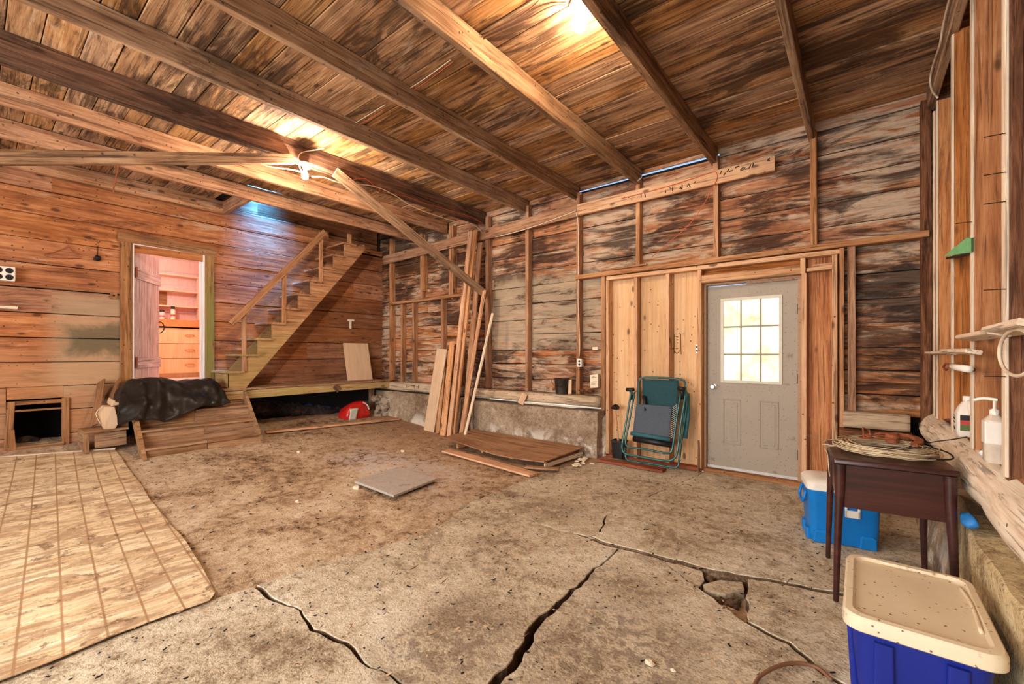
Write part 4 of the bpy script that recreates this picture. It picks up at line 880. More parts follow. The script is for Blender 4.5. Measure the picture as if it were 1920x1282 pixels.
bm = bm_(); prism(bm, [(-7.02, 1.07, .695), (-7.02, 1.20, .71), (-7.02, 1.18, .75), (-7.02, 1.09, .76)], (-.28, .0, .02)); tag(obj('split_log', bm, M['board_pale_z'], bevel=.003), 'short split log lying on top of the pale firewood block', 'log')
bm = bm_(); tube(bm, smooth_pts([(-6.985, .98, .70), (-6.98, .93, .62), (-6.99, .97, .50)], 4), .004); tag(obj('bent_wire', bm, M['wire']), 'loose pale wire curled left of the firewood block', 'wire')
bm = bm_(); tube(bm, smooth_pts([(-6.98, 1.17, .68), (-6.96, 1.21, .6), (-6.98, 1.17, .52)], 4), .004); tag(obj('bent_wire', bm, M['wire']), 'loose pale wire curled right of the firewood block', 'wire')
for i, (p0, p1) in enumerate((((-7.25, .95, .45), (-7.5, 1.05, .98)), ((-7.1, 1.05, .62), (-7.45, 1.2, .98)))):
    tag(plank('scrap_board', p0, p1, .16, .02, (.3, -1, 0), M['casing']), ['brown scrap board tilted against the wall above the crude box step', 'brown scrap board tilted nearest the black sheet beside the entry steps'][i], 'board')
# black plastic sheet over the left half
bm = bm_(); nu, nv = 44, 26; g = []
for i in range(nu+1):
    s_ = i/nu; y = 1.09+1.12*s_; row = []
    low = .50 + (.16*max(0, s_-.35)/.65) + .03*math.sin(s_*11)
    top = .985-.03*s_+.02*math.sin(s_*7)
    for j in range(nv+1):
        t = j/nv
        if t < .35: q = t/.35; x = -7.42+.34*q; z = .87+(top-.87)*math.sin(q*math.pi/2)
        else:
            q = (t-.35)/.65; x = -7.08+(.40-.08*s_)*q**.8; z = top-(top-low)*(q**1.6)
        e = min(s_, 1-s_)*8; e = min(1, e); z = (z-.60)*(.35+.65*e**.6)+.60 if z > .60 else z
        fold = .035*mnoise.noise(Vector((y*3+z*2, z*5, 1)))+.075*abs(mnoise.noise(Vector((y*5-x*5-z*4, z*2+x*3, 4))))+.014*mnoise.noise(Vector((y*16, z*12, x*12)))
        row.append(bm.verts.new((x+fold, y+fold*.6, z+fold*.8)))
    g.append(row)
for i in range(nu):
    for j in range(nv): bm.faces.new((g[i][j], g[i+1][j], g[i+1][j+1], g[i][j+1]))
bmesh.ops.solidify(bm, geom=bm.faces[:], thickness=.004)
tag(obj('plastic_sheet', bm, M['tarp'], smooth='all'), 'crumpled black plastic sheet draped over the top of the entry steps', 'sheet')
bm = bm_(); rock(bm, (-7.2, 1.66, .88), .19, 4, (1.0, 2.1, .34)); tag(obj('covered_bundle', bm, M['black']), 'dark bundle hidden under the black plastic sheet', 'bundle')
# panel leaning by the corner
bm = bm_(); box(bm, -.012, .012, -.255, .255, 0, .71)
o = obj('wall_panel', bm, M['board_pale_z'], at=(0, 0, 0)); put(o, None, Matrix.Translation((-7.33, 4.60, .825)) @ Matrix.Rotation(math.radians(-13), 4, 'Y')); tag(o, 'cream rectangular panel leaning on the left wall on the landing', 'panel')
# red and white bag, rubble under the landing
bag = thing('plastic_bag', 'bulging red and white plastic bag under the right end of the landing', 'bag', (-7.1, 4.36, .15))
bm = bm_(); loft(bm, [(-7.3, 4.43, .13, .13, .23, .05), (-7.3, 4.43, .22, .16, .26, .08), (-7.31, 4.45, .33, .14, .23, .09), (-7.32, 4.49, .41, .09, .17, .08), (-7.32, 4.52, .45, .04, .10, .04)], 5)
for v in bm.verts: v.co += Vector((mnoise.noise(v.co*9), mnoise.noise(v.co*9+Vector((5, 0, 0))), mnoise.noise(v.co*9+Vector((0, 5, 0)))))*.03
bmesh.ops.translate(bm, verts=bm.verts, vec=(.2, -.09, 0))
obj('body', bm, M['red_bag'], bag, smooth='all')
bm = bm_(); box(bm, -7.145, -7.125, 4.22, 4.36, .16, .36); bmesh.ops.subdivide_edges(bm, edges=bm.edges[:], cuts=4, use_grid_fill=True)
for v in bm.verts: v.co += Vector((mnoise.noise(v.co*9), mnoise.noise(v.co*9+Vector((5, 0, 0))), 0))*.02; v.co.y += (v.co.z-.16)*.15
bmesh.ops.translate(bm, verts=bm.verts, vec=(.2, -.09, 0))
obj('printed_panel', bm, M['bag_white'], bag, smooth='all', label='pale printed panel')
bm = bm_(); tube(bm, smooth_pts([(-7.15, 4.50, .45), (-7.12, 4.57, .40), (-7.11, 4.60, .32)], 4), .012, 6); bmesh.ops.translate(bm, verts=bm.verts, vec=(.2, -.09, 0)); obj('tie', bm, M['bag_white'], bag, label='white tie')
for i in range(20):
    yy = 4.60+.36*R.random(); zz = .14+.34*R.random(); s_ = R.uniform(.05, .11); bm = bm_(); rock(bm, (-6.86-.16*R.random()-(zz*.3), yy+zz*.3, zz), s_, i+200, (1, 1, .8))
    tag(obj('rubble_stone', bm, M['stone']), 'grey stone in the rubble heap at the wall corner under the landing', 'stone', 'rubble stones under the landing')
# ================================================================== SMALL THINGS ON THE LEFT WALL
bxw = thing('metal_box', 'small white metal box with four dark round openings at the left edge', 'box', (-7.5, .25, 2.15))
bm = bm_(); box(bm, -7.555, -7.44, .16, .33, 2.14, 2.30); obj('housing', bm, M['white_plastic'], bxw, bevel=.006)
for yy in (.205, .285):
    for zz in (2.18, 2.255):
        bm = bm_(); lathe(bm, [(.028, 0), (.031, .006)], 16); bmesh.ops.rotate(bm, verts=bm.verts, cent=(0, 0, 0), matrix=Matrix.Rotation(math.pi/2, 3, 'Y')); bmesh.ops.translate(bm, verts=bm.verts, vec=(-7.441, yy, zz)); obj('opening', bm, M['iron'], bxw)
sh = plank('small_ledge', (-7.51, -.05, 1.845), (-7.51, .345, 1.845), .09, .03, (0, 0, 1), M['stud_edge']); tag(sh, 'short pale wooden ledge on the left wall below the white metal box', 'shelf')
hz = lambda u, v: onx(u, v, -7.53)
bm = bm_()
for ln in ([(123, 444), (128, 448), (132, 449), (136, 453)], [(127, 448), (129, 457), (128, 462)], [(128, 462), (112, 469), (97, 474), (84, 476), (83, 479), (90, 481), (118, 484), (150, 484), (152, 483), (148, 479), (137, 471), (128, 462)]): tube(bm, [hz(*p) for p in ln], .004, 5)
tag(obj('wire_hanger', bm, M['rust']), 'bent rusty wire coat hanger hanging on the left wall', 'hanger')
hk = thing('iron_hook', 'small black iron hook with a round knob on the left wall', 'hook', hz(182, 480))
bm = bm_(); tube(bm, [hz(181, 452), hz(184, 457), hz(188, 451)], .003, 5); tube(bm, [hz(184, 460), hz(183, 478)], .004, 5); obj('shank', bm, M['iron'], hk)
bm = bm_(); rock(bm, hz(182, 484), .035, 31, (.5, 1, 1)); obj('knob', bm, M['iron'], hk)
sw = thing('switch_plate', 'old square brown switch plate left of the pantry door', 'switch', hz(213, 561))
bm = bm_(); p = onx(213, 554, -7.54); box(bm, -7.552, -7.535, p.y-.035, p.y+.035, p.z-.045, p.z+.045); obj('plate', bm, M['casing'], sw, bevel=.004)
bm = bm_(); rock(bm, (-7.533, p.y, p.z), .012, 3, (.8, 1, 1)); obj('toggle', bm, M['iron'], sw)
p = onx(657, 605, -7.54); hd = thing('white_bracket', 'little white bracket fixed to the left wall above the cream panel', 'bracket', p)
bm = bm_(); box(bm, -7.55, -7.53, p.y-.02, p.y+.02, p.z-.11, p.z+.04); obj('plate', bm, M['white_plastic'], hd, bevel=.004)
bm = bm_(); box(bm, -7.55, -7.50, p.y-.06, p.y+.06, p.z+.03, p.z+.06); obj('bar', bm, M['white_plastic'], hd, bevel=.004)
# nails in two beams over the wall
for u, v, u2, v2 in ((267, 222, 254, 258), (222, 330, 212, 360)):
    a = onx(u, v, -5.58 if v < 300 else -6.43); b = onx(u2, v2, -5.58 if v < 300 else -6.43); a.z = 3.43; bm = bm_(); tube(bm, [a, b], .007, 6); tag(obj('iron_rod', bm, M['rust']), 'thin rusty rod hooked on the %s' % ('reddish ceiling joist upper left' if v < 300 else 'joist next to the left wall'), 'rod')
# ================================================================== BULBS
def bulb(c, zt, mat, label, r=.034, rs=.048):
    t = thing('light_bulb_fixture', label, 'lamp', (c[0], c[1], zt-.2))
    bm = bm_(); lathe(bm, [(rs, zt), (rs+.002, zt-.012), (rs-.007, zt-.020), (.030, zt-.030), (.022, zt-.060), (.019, zt-.062)], 24, c); obj('socket', bm, M['porcelain'], t, smooth=True)
    bm = bm_(); lathe(bm, [(.014, zt-.060), (.015, zt-.080), (.022, zt-.098), (r-.003, zt-.118), (r, zt-.138), (r-.004, zt-.158), (.018, zt-.172), (.004, zt-.177)], 20, c); obj('bulb', bm, mat, t, smooth='all')
bulb((-4.66, 2.26), 3.375, M['bulb'], 'lit bare bulb in a white porcelain socket under the dark joist, left')
bulb((-1.42, 2.48), 3.595, M['bulb2'], 'lit bare bulb in a white porcelain socket on the ceiling boards, top centre', .042, .066)
bulb((-1.42, -1.2), 3.595, M['bulb2'], 'added unseen fill bulb in a porcelain socket on the ceiling behind the view', .042)  # extra bulb out of view, added to brighten the floor
# cables
def cable(name, pts, r, mat, label, n=5):
    bm = bm_(); tube(bm, smooth_pts(pts, n), r, 6); return tag(obj(name, bm, M[mat], smooth='all'), label, 'cable')
cj = lambda u, v, x=-4.685: onx(u, v, x)
cable('cable', [cj(455, 293), cj(500, 311), cj(548, 318), cj(572, 325)], .007, 'wire', 'white cable running along the dark joist to the left bulb')
cable('cable', [cj(585, 331), cj(610, 333), cj(640, 343), cj(700, 349), cj(740, 366), cj(780, 390), cj(850, 414), cj(890, 423), cj(905, 437), cj(918, 444), ony(935, 443, 5.07), ony(1000, 425, 5.07), ony(1080, 395, 5.07)], .006, 'wire', 'white cable looping from the left bulb along the joist to the back wall ledger')
cable('wire', [cj(655, 339), cj(685, 335), cj(715, 358), cj(760, 368), cj(800, 382), cj(850, 396), cj(895, 412), cj(910, 430)], .004, 'wire_red', 'thin red wire above the white cable on the dark joist')
cable('wire', [onz(608, 278, 3.59), cj(590, 281), cj(563, 288), cj(560, 308), cj(566, 322)], .005, 'wire', 'short pale wire from the ceiling boards down to the left bulb')
cable('wire', [cj(570, 318), cj(583, 316), cj(584, 304)], .004, 'wire_red', 'short red wire stub beside the left bulb')
cable('wire', [onz(645, 243, 3.585), onz(690, 216, 3.575), onz(722, 196, 3.58)], .003, 'wire', 'pale wire crossing the ceiling bay left of centre')
cable('wire', [onz(650, 247, 3.585), onz(700, 219, 3.58), onz(720, 205, 3.585)], .0025, 'wire_red', 'red wire crossing the ceiling bay left of centre')
cable('wire', [onz(752, 176, 3.585), onz(800, 145, 3.58), onz(845, 112, 3.585)], .003, 'wire', 'pale wire crossing the bay between the two central joists')
cable('wire', [onz(755, 181, 3.58), onz(790, 160, 3.585), onz(850, 115, 3.585)], .0025, 'wire_red', 'red wire crossing the bay between the two central joists')
cable('cable', [onz(886, 82, 3.57), onz(930, 62, 3.58), onz(985, 38, 3.575), onz(1030, 14, 3.58), onz(1065, 8, 3.59)], .006, 'wire_brown', 'brown cable under the ceiling boards leading to the top centre bulb')
cable('cable', [onz(884, 78, 3.57), onz(920, 60, 3.575), onz(975, 30, 3.58), onz(1010, 2, 3.58)], .005, 'wire_brown', 'brown cable curving up across the ceiling left of the top centre bulb')
cx_ = lambda u, v: onx(u, v, .435)
cable('cable', [cx_(1790, -20), cx_(1780, 0), cx_(1768, 50), cx_(1762, 85), cx_(1750, 120), cx_(1744, 150), cx_(1748, 170), cx_(1758, 183)], .007, 'wire', 'white cable stapled down the last joist above the right wall')
cable('cable', [ony(1080, 398, 5.06), ony(1084, 420, 5.09), ony(1085, 480, 5.12), ony(1084, 560, 5.12), ony(1087, 640, 5.12), ony(1086, 668, 5.12)], .006, 'wire', 'white cable running down the back wall stud to the outlet box')
cable('wire', [ony(1165, 372, 5.07), ony(1250, 350, 5.07), ony(1325, 326, 5.07), ony(1343, 324, 5.07), ony(1340, 345, 5.07), ony(1300, 412, 5.12), ony(1250, 458, 5.15), ony(1222, 482, 5.14)], .004, 'wire_red', 'long thin red wire sagging from the ledger towards the grey door framing')
# outlets
def outlet(p, w_, h, label, metal=False):
    t = thing('outlet_box', label, 'outlet', (p.x, p.y, p.z-h/2)); bm = bm_(); box(bm, p.x-w_/2, p.x+w_/2, p.y-.025, p.y+.035, p.z-h/2, p.z+h/2); obj('box', bm, M['white_plastic' if not metal else 'alu'], t, bevel=.004)
    for dz in (-.022, .022):
        bm = bm_(); lathe(bm, [(.016, 0), (.0155, .003)], 14); bmesh.ops.rotate(bm, verts=bm.verts, cent=(0, 0, 0), matrix=Matrix.Rotation(math.pi/2, 3, 'X')); bmesh.ops.translate(bm, verts=bm.verts, vec=(p.x, p.y-.025, p.z+dz)); obj('socket', bm, M['iron'], t)
outlet(ony(1084, 680, 5.09)+Vector((.02, .02, 0)), .065, .11, 'white double outlet box on the back wall stud at the end of the white cable')
outlet(ony(1309, 654, 5.19), .045, .10, 'small metal outlet box on the sheathing just left of the grey door', True)
# pail, paper, scraps on the back sill
t = thing('pail', 'sooty dark metal pail standing on the back wall sill beam', 'pail', (-3.2, 5.10, .775))
bm = bm_(); lathe(bm, [(.085, .775), (.105, .98), (.108, .985), (.098, .985), (.08, .80)], 24, (-3.2, 5.10)); obj('body', bm, M['dark_metal'], t, smooth=True)
bm = bm_(); tube(bm, [(-3.2+.105*math.cos(a), 5.0-.0, .96-.09*math.sin(a)) for a in [i*math.pi/10 for i in range(11)]], .003); obj('bail', bm, M['iron'], t)
tag(plank('scrap_board', (-3.05, 5.06, .78), (-3.08, 5.12, .97), .05, .015, (0, 1, 0), M['board_pale']), 'thin pale scrap of wood between the dark pail and the stud', 'board')
bm = bm_(); q = [ony(u, v, 5.10) for u, v in ((1106, 703), (1121, 701), (1121, 726), (1107, 727))]; prism(bm, q, (0, .06, 0)); pk = obj('small_carton', bm, M['paper']); tag(pk, 'small cream carton standing on the back sill beside the door framing', 'carton')
strokes('print_marks', [[(1109, 708), (1118, 707)], [(1111, 706), (1114, 705)], [(1109, 716), (1118, 715)], [(1109, 720), (1116, 720)]], .0025, M['ink'], pk, lambda u, v: ony(u, v, 5.097))
for k, (u0, v0) in enumerate(((1092, 732), (1100, 735), (1108, 733))):
    bm = bm_(); rock(bm, ony(u0, v0, 5.08), .035, 90+k, (1.3, 1, .6)); tag(obj('debris_clump', bm, M['stud_rough']), 'clump of straw debris on the back sill right of the stud', 'debris', 'debris on the back sill')
w_ = plank('wood_wedge', ony(976, 757, 4.93), ony(984, 738, 4.97), .10, .02, (0, 1, -.3), M['board_pale']); tag(w_, 'small pale wood wedge leaning on the back wall sill beam', 'board')
bm = bm_(); p = ony(1116, 653, 5.225); box(bm, p.x-.04, p.x+.04, 5.22, 5.228, p.z-.02, p.z+.02); tag(obj('paper_label', bm, M['paper']), 'small torn white label stuck on the back wall boards above the carton', 'label')
# ================================================================== LEANING BOARDS
def lean(name, u0, v0, yb, u1, v1, yt, wd, th, mat, label, nrm=(0, 1, .25), zb=None):
    a = ony(u0, v0, yb); z0 = dirt_z(a.x, a.y) if zb is None else zb; a.z = z0+.005; b = ony(u1, v1, yt)
    return tag(plank(name, a, b, wd, th, nrm, M[mat], seg=3, rag=.0015), label, 'board')
lean('wide_board', 804, 807, 4.68, 829, 654, 4.92, .245, .02, 'board_pale', 'broad pale board, leftmost of the boards leaning on the back wall')
lean('short_board', 820, 812, 4.70, 832, 690, 4.90, .09, .02, 'board_new', 'short narrow board, half hidden right behind the broad pale board')
lean('medium_board', 830, 815, 4.62, 848, 640, 4.88, .12, .022, 'board_new', 'medium-height board with a split foot beside the broad pale board')
lean('medium_board', 839, 815, 4.72, 857, 645, 4.95, .08, .022, 'stud', 'darker medium board behind the split-footed leaning board')
lean('long_board', 842, 816, 4.66, 883, 434, 4.93, .08, .035, 'board_new', 'tall leaning board reaching up to the ledger, left one of the tall pair')
lean('long_board', 850, 814, 4.72, 892, 432, 4.96, .07, .035, 'board_new', 'tall leaning board reaching up to the ledger, right one of the tall pair')
lean('long_board', 862, 816, 4.62, 908, 545, 4.95, .13, .025, 'board_new', 'wide reddish leaning board passing behind the foot of the diagonal brace', (.6, 1, .2))
lean('long_board', 870, 806, 4.82, 900, 455, 5.02, .10, .03, 'stud', 'darker tall leaning board standing behind the tall pair')
lean('thin_lath', 868, 815, 4.45, 924, 587, 4.93, .045, .022, 'stud_edge', 'thin pale lath, rightmost of the leaning pieces, tilted to the right')
# ================================================================== PLYWOOD PALLET ON THE FLOOR etc
pl = thing('plywood_pallet', 'warped brown plywood sheet on battens lying by the back foundation', 'plywood', (-3.6, 4.55, 0))
c4 = [Vector((-4.58, 4.16, 0)), Vector((-2.77, 4.04, 0)), Vector((-2.72, 4.86, 0)), Vector((-4.62, 4.84, 0))]
bm = bm_(); n = 22; top = []; botm = []
for i in range(n+1):
    rt, rb = [], []
    for j in range(7):
        s_, t = i/n, j/6; p = c4[0]*(1-s_)*(1-t)+c4[1]*s_*(1-t)+c4[2]*s_*t+c4[3]*(1-s_)*t; z = .085+.03*math.cos(s_*5.2)*(1-t)+.05*t+.02*(1-s_)
        rt.append(bm.verts.new((p.x, p.y, z+.012))); rb.append(bm.verts.new((p.x, p.y, z)))
    top.append(rt); botm.append(rb)
for i in range(n):
    for j in range(6):
        bm.faces.new((top[i][j], top[i+1][j], top[i+1][j+1], top[i][j+1])); bm.faces.new((botm[i][j], botm[i][j+1], botm[i+1][j+1], botm[i+1][j]))
    bm.faces.new((top[i][0], botm[i][0], botm[i+1][0], top[i+1][0])); bm.faces.new((top[i][6], top[i+1][6], botm[i+1][6], botm[i][6]))
for j in range(6): bm.faces.new((top[0][j], top[0][j+1], botm[0][j+1], botm[0][j])); bm.faces.new((top[n][j], botm[n][j], botm[n][j+1], top[n][j+1]))
obj('sheet', bm, M['plywood'], pl, smooth=True)
for x in (-4.3, -3.85, -3.35, -2.85): plank('batten', (x, 4.18, .055), (x+.03, 4.78, .075), .04, .055, (0, 0, 1), M['board_new'], pl)
plank('side_rail', (-2.79, 4.08, .05), (-2.735, 4.84, .06), .02, .05, (0, 0, 1), M['stud_edge'], pl, label='pale edge rail')
tag(plank('loose_board', (-4.25, 3.94, .045), (-2.73, 3.80, .02), .17, .022, (0, .05, 1), M['board_new']), 'flat loose board lying in front of the plywood sheet', 'board')
tag(plank('loose_board', (-2.98, 3.96, .035), (-2.62, 4.12, .035), .09, .02, (0, 0, 1), M['step']), 'short board end poking out under the right corner of the plywood sheet', 'board')
for i in range(14):
    bm = bm_(); p = onz(R.uniform(1078, 1115), R.uniform(858, 874), .02); rock(bm, (p.x, p.y, .02+R.uniform(0, .03)), R.uniform(.015, .035), 300+i, (1.4, 1, .5), 1)
    tag(obj('plaster_crumb', bm, M['paper']), 'pale crumb in the small heap beside the plywood sheet and foundation corner', 'crumb', 'pale crumbs by the foundation corner')
tl = [Vector((-3.93, 2.40, 0)), Vector((-3.28, 2.395, 0)), Vector((-3.38, 3.0, 0)), Vector((-4.02, 2.985, 0))]
bm = bm_(); prism(bm, [(p.x, p.y, .028+.012*(p.x < -3.6)) for p in tl], (0, 0, .022)); tag(obj('floor_tile', bm, M['tile'], bevel=.003), 'single square grey slab tile lying loose on the dirt floor', 'tile')
# linoleum
ru = math.radians(-4.6)
outl = [(-7.33, .0), (-7.18, .55), (-6.95, 1.09), (-6.6, 1.085), (-6.0, 1.06), (-5.5, 1.045), (-4.9, 1.0), (-4.30, .975), (-3.75, .955), (-3.2, .90), (-2.76, .845), (-2.70, .80), (-2.72, .534), (-2.71, .363), (-2.69, .212), (-2.70, .079), (-2.68, -.3), (-2.7, -1.2), (-7.1, -1.2)]
bm = bm_()
vs_ = [bm.verts.new((x, y, 0)) for x, y in outl]; bm.faces.new(vs_); bmesh.ops.triangulate(bm, faces=bm.faces[:])
for _ in range(4): bmesh.ops.subdivide_edges(bm, edges=[e for e in bm.edges if e.calc_length() > .13], cuts=1); bmesh.ops.triangulate(bm, faces=bm.faces[:])
for v in bm.verts:
    x, y = v.co.x, v.co.y; v.co.z = max(dirt_z(min(x, -2.76), y), .004)+.012+(.006*mnoise.noise(Vector((x*4, y*4, 0))))
    if v.is_boundary: v.co.z += .006*abs(mnoise.noise(Vector((x*5, y*5, 6))))
bmesh.ops.solidify(bm, geom=bm.faces[:], thickness=-.004)
bmesh.ops.rotate(bm, verts=bm.verts, cent=(-3, .5, 0), matrix=Matrix.Rotation(-ru, 3, 'Z'))
o = obj('linoleum_sheet', bm, M['lino'], at=(-3, .5, 0), smooth=True)
put(o, None, Matrix.Translation((-3, .5, 0)) @ Matrix.Rotation(ru, 4, 'Z')); tag(o, 'dirty cream linoleum sheet printed with planks, spread over the dirt at left', 'linoleum')
a = onz(0, 863, .2); tag(plank('flat_lath', (-7.30, .2, .20), (-6.98, 1.10, .185), .05, .02, (0, 0, 1), M['stud_edge']), 'thin pale lath along the far edge of the linoleum sheet', 'board')
bm = bm_(); tube(bm, smooth_pts([onz(1412, 1290, .015), onz(1425, 1268, .015), onz(1455, 1250, .02), onz(1490, 1243, .015), onz(1530, 1250, .015), onz(1560, 1275, .015)], 5), .008, 6); tag(obj('dry_root', bm, M['wire_brown'], smooth='all'), 'curved dry stem on the concrete at the bottom beside the blue tote', 'stem')
# ================================================================== RECLINER
rc = thing('folding_recliner', 'folded teal recliner chair leaning against the plywood sheathing left of the door', 'chair', (-1.87, 4.95, .02))
yy = lambda z: 4.80+.22*(z/1.06)          # leaning plane
def Q(u, v, off=0.):
    p = ony(u, v, 4.86)
    for _ in range(3): p = ony(u, v, yy(p.z)+off)
    return p
def rtube(name, px, r, off, rnd=2):
    pts = [Q(u, v, off) for u, v in px]; bm = bm_(); tube(bm, smooth_pts(pts, 4), r, 8); return obj(name, bm, M['teal'], rc, smooth='all')
rtube('leg_frame', [(1184, 730), (1176, 780), (1168, 825), (1167, 842), (1174, 851), (1195, 855), (1240, 863), (1257, 863), (1267, 856), (1271, 840), (1277, 790), (1286, 738)], .013, -.06)
rtube('seat_frame', [(1190, 735), (1180, 790), (1173, 825), (1175, 835), (1183, 839), (1210, 842), (1245, 849), (1256, 848), (1261, 840), (1268, 790), (1276, 738)], .012, -.03)
rtube('base_frame', [(1172, 838), (1173, 855), (1181, 864), (1220, 869), (1262, 876), (1270, 874), (1273, 866), (1279, 820), (1288, 760), (1288, 738), (1283, 728)], .012, .02)
rtube('back_frame', [(1197, 780), (1197, 730), (1199, 714), (1206, 708), (1240, 708), (1276, 711), (1284, 717), (1285, 735), (1281, 800)], .012, .03)
def cloth(name, px, off, mat, th=.012, **k):
    a = [Q(u, v, off) for u, v in px]; bm = bm_(); n = 10; g = []
    for i in range(n+1):
        r_ = []
        for j in range(n+1):
            s_, t = i/n, j/n; p = a[0]*(1-s_)*(1-t)+a[1]*s_*(1-t)+a[2]*s_*t+a[3]*(1-s_)*t; p.y += .02*math.sin(s_*math.pi)*math.sin(t*math.pi); r_.append(bm.verts.new(p))
        g.append(r_)
    for i in range(n):
        for j in range(n): bm.faces.new((g[i][j], g[i+1][j], g[i+1][j+1], g[i][j+1]))
    bmesh.ops.solidify(bm, geom=bm.faces[:], thickness=th); return obj(name, bm, M[mat], rc, smooth='all', **k)
cloth('backrest_fabric', ((1204, 710), (1273, 713), (1268, 790), (1206, 780)), .015, 'teal_fabric')
cloth('seat_fabric', ((1193, 757), (1260, 762), (1255, 821), (1186, 812)), -.045, 'grey_fabric', .015, label='faded grey-blue fabric')
bm = bm_(); tube(bm, [Q(1183, 812, -.04), Q(1257, 824, -.04)], .024, 8); obj('fabric_roll', bm, M['teal_fabric'], rc, smooth='all')
bm = bm_(); tube(bm, [Q(1188, 822, .0), Q(1260, 834, .0)], .035, 8); obj('fabric_roll', bm, M['black_plastic'], rc, smooth='all')
bm = bm_()
for i in range(16):
    t = i/15
    tube(bm, [Q(1186-7*t, 757+56*t, -.03), Q(1193-7*t, 759+56*t+2, -.045)], .003, 4); tube(bm, [Q(1261-5*t, 764+58*t, -.045), Q(1270-4*t, 758+58*t, -.03)], .003, 4)
obj('lacing', bm, M['cord'], rc, kind='stuff')
for nm, px in (('armrest', ((1176, 730), (1190, 730))), ('armrest', ((1272, 727), (1286, 729)))):
    bm = bm_(); a, b = Q(*px[0], -.05), Q(*px[1], -.05); tube(bm, [a+Vector((0, -.02, 0)), b+Vector((0, -.02, 0))], .022, 8); tube(bm, [(a+b)/2, (a+b)/2+Vector((0, .02, -.12))], .02, 8); obj(nm, bm, M['black_plastic'], rc, smooth='all')
bm = bm_(); tube(bm, [Q(1207, 742, -.02), Q(1211, 770, -.02)], .022, 8); obj('lock_knob', bm, M['black_plastic'], rc, smooth='all')
bm = bm_(); tube(bm, [Q(1289, 738, .05), Q(1290, 780, .05), Q(1285, 822, .05)], .022, 8); obj('folded_panel', bm, M['teal_fabric'], rc, smooth='all')
tag(plank('red_plank', (-2.47, 4.84, .025), (-1.70, 4.84, .025), .12, .028, (0, 0, 1), M['red_plank']), 'reddish plank lying flat on the floor under the folded recliner', 'board')
t = thing('bucket', 'small square black bucket beside the folded recliner', 'bucket', (-2.31, 5.02, .045))
bm = bm_(); loft(bm, [(-2.31, 5.0, .045, .065, .055, .012), (-2.31, 5.0, .26, .08, .07, .014), (-2.31, 5.0, .262, .074, .064, .012), (-2.31, 5.0, .07, .06, .05, .012)], 3); obj('body', bm, M['black_plastic'], t, smooth=True)
bm = bm_(); loft(bm, [(-2.31, 5.0, .245, .087, .077, .014), (-2.31, 5.0, .262, .087, .077, .014), (-2.31, 5.0, .264, .076, .066, .012)], 3, cap0=True, cap1=False); obj('rim', bm, M['black_plastic'], t)
t = thing('hand_brush', 'long-handled brush standing bristles up in the black bucket', 'brush', (-2.33, 5.0, .08))
bm = bm_(); tube(bm, [(-2.30, 4.99, .08), (-2.375, 5.03, .62)], .012, 8); obj('handle', bm, M['board_new'], t, smooth='all')
bm = bm_(); rock(bm, (-2.38, 5.04, .655), .05, 15, (1.1, .7, .7)); obj('bristles', bm, M['iron'], t)
bm = bm_(); a = ony(1310, 882, 5.08); tube(bm, [(a.x, 5.06, .0), (a.x+.0, 5.08, .28), (a.x-.005, 5.09, .36)], .009, 6); tag(obj('thin_stick', bm, M['wire_brown']), 'thin upright stick leaning on the left jamb of the grey door', 'stick')
# ================================================================== COOLER
cl = thing('cooler', 'bright blue cooler with a white lid behind the dark wooden table', 'cooler', (-.13, 3.88, 0))
def local(o_, rz, c):   # turn an object built around origin into place
    pass
rzc = math.radians(12)
def cobj(name, bm, mat, parent, rz, c, root, **k):
    o = obj(name, bm, mat, None, at=(0, 0, 0), **k); put(o, parent, Matrix.Translation(Vector(c)) @ Matrix.Rotation(rz, 4, 'Z')); return o
CC = (-.115, 3.90, .012)
bm = bm_(); loft(bm, [(0, 0, .0, .185, .145, .04), (0, 0, .05, .195, .155, .045), (0, 0, .33, .205, .165, .05), (0, 0, .345, .21, .17, .05), (0, 0, .36, .21, .17, .05)], 6); cobj('body', bm, M['cooler_blue'], cl, rzc, CC, 0, smooth=True)
bm = bm_()
for x in (-.13, .13):
    bm = bm_(); loft(bm, [(x, -.15, .0, .05, .016, .012), (x, -.155, .07, .045, .016, .012), (x, -.152, .085, .03, .01, .008)], 3); cobj('moulded_foot', bm, M['cooler_blue'], cl, rzc, CC, 0)
for y_ in (-.08, .08):
    bm = bm_(); loft(bm, [(-.195, y_, .0, .016, .04, .012), (-.2, y_, .075, .016, .035, .012)], 3); cobj('moulded_foot', bm, M['cooler_blue'], cl, rzc, CC, 0)
bm = bm_(); box(bm, -.03, -.022, -.172, -.15, .12, .32); cobj('moulded_rib', bm, M['cooler_blue'], cl, rzc, CC, 0)
bm = bm_(); loft(bm, [(0, 0, .36, .215, .175, .055), (0, 0, .40, .217, .177, .055), (0, 0, .42, .20, .16, .05), (0, 0, .432, .17, .13, .04), (0, 0, .432, .12, .09, .03)], 6); cobj('lid', bm, M['white_plastic'], cl, rzc, CC, 0, smooth=True)
bm = bm_(); box(bm, .0, .085, -.178, -.165, .20, .25); box(bm, .0, .015, -.178, -.165, .20, .34); box(bm, .07, .085, -.178, -.165, .20, .34); cobj('latch', bm, M['white_plastic'], cl, rzc, CC, 0, bevel=.004)
bm = bm_(); tube(bm, smooth_pts([(-.212, -.09, .33), (-.228, -.09, .26), (-.228, 0, .24), (-.228, .09, .26), (-.212, .09, .33)], 5), .010, 8); cobj('side_handle', bm, M['cooler_blue'], cl, rzc, CC, 0, smooth='all')
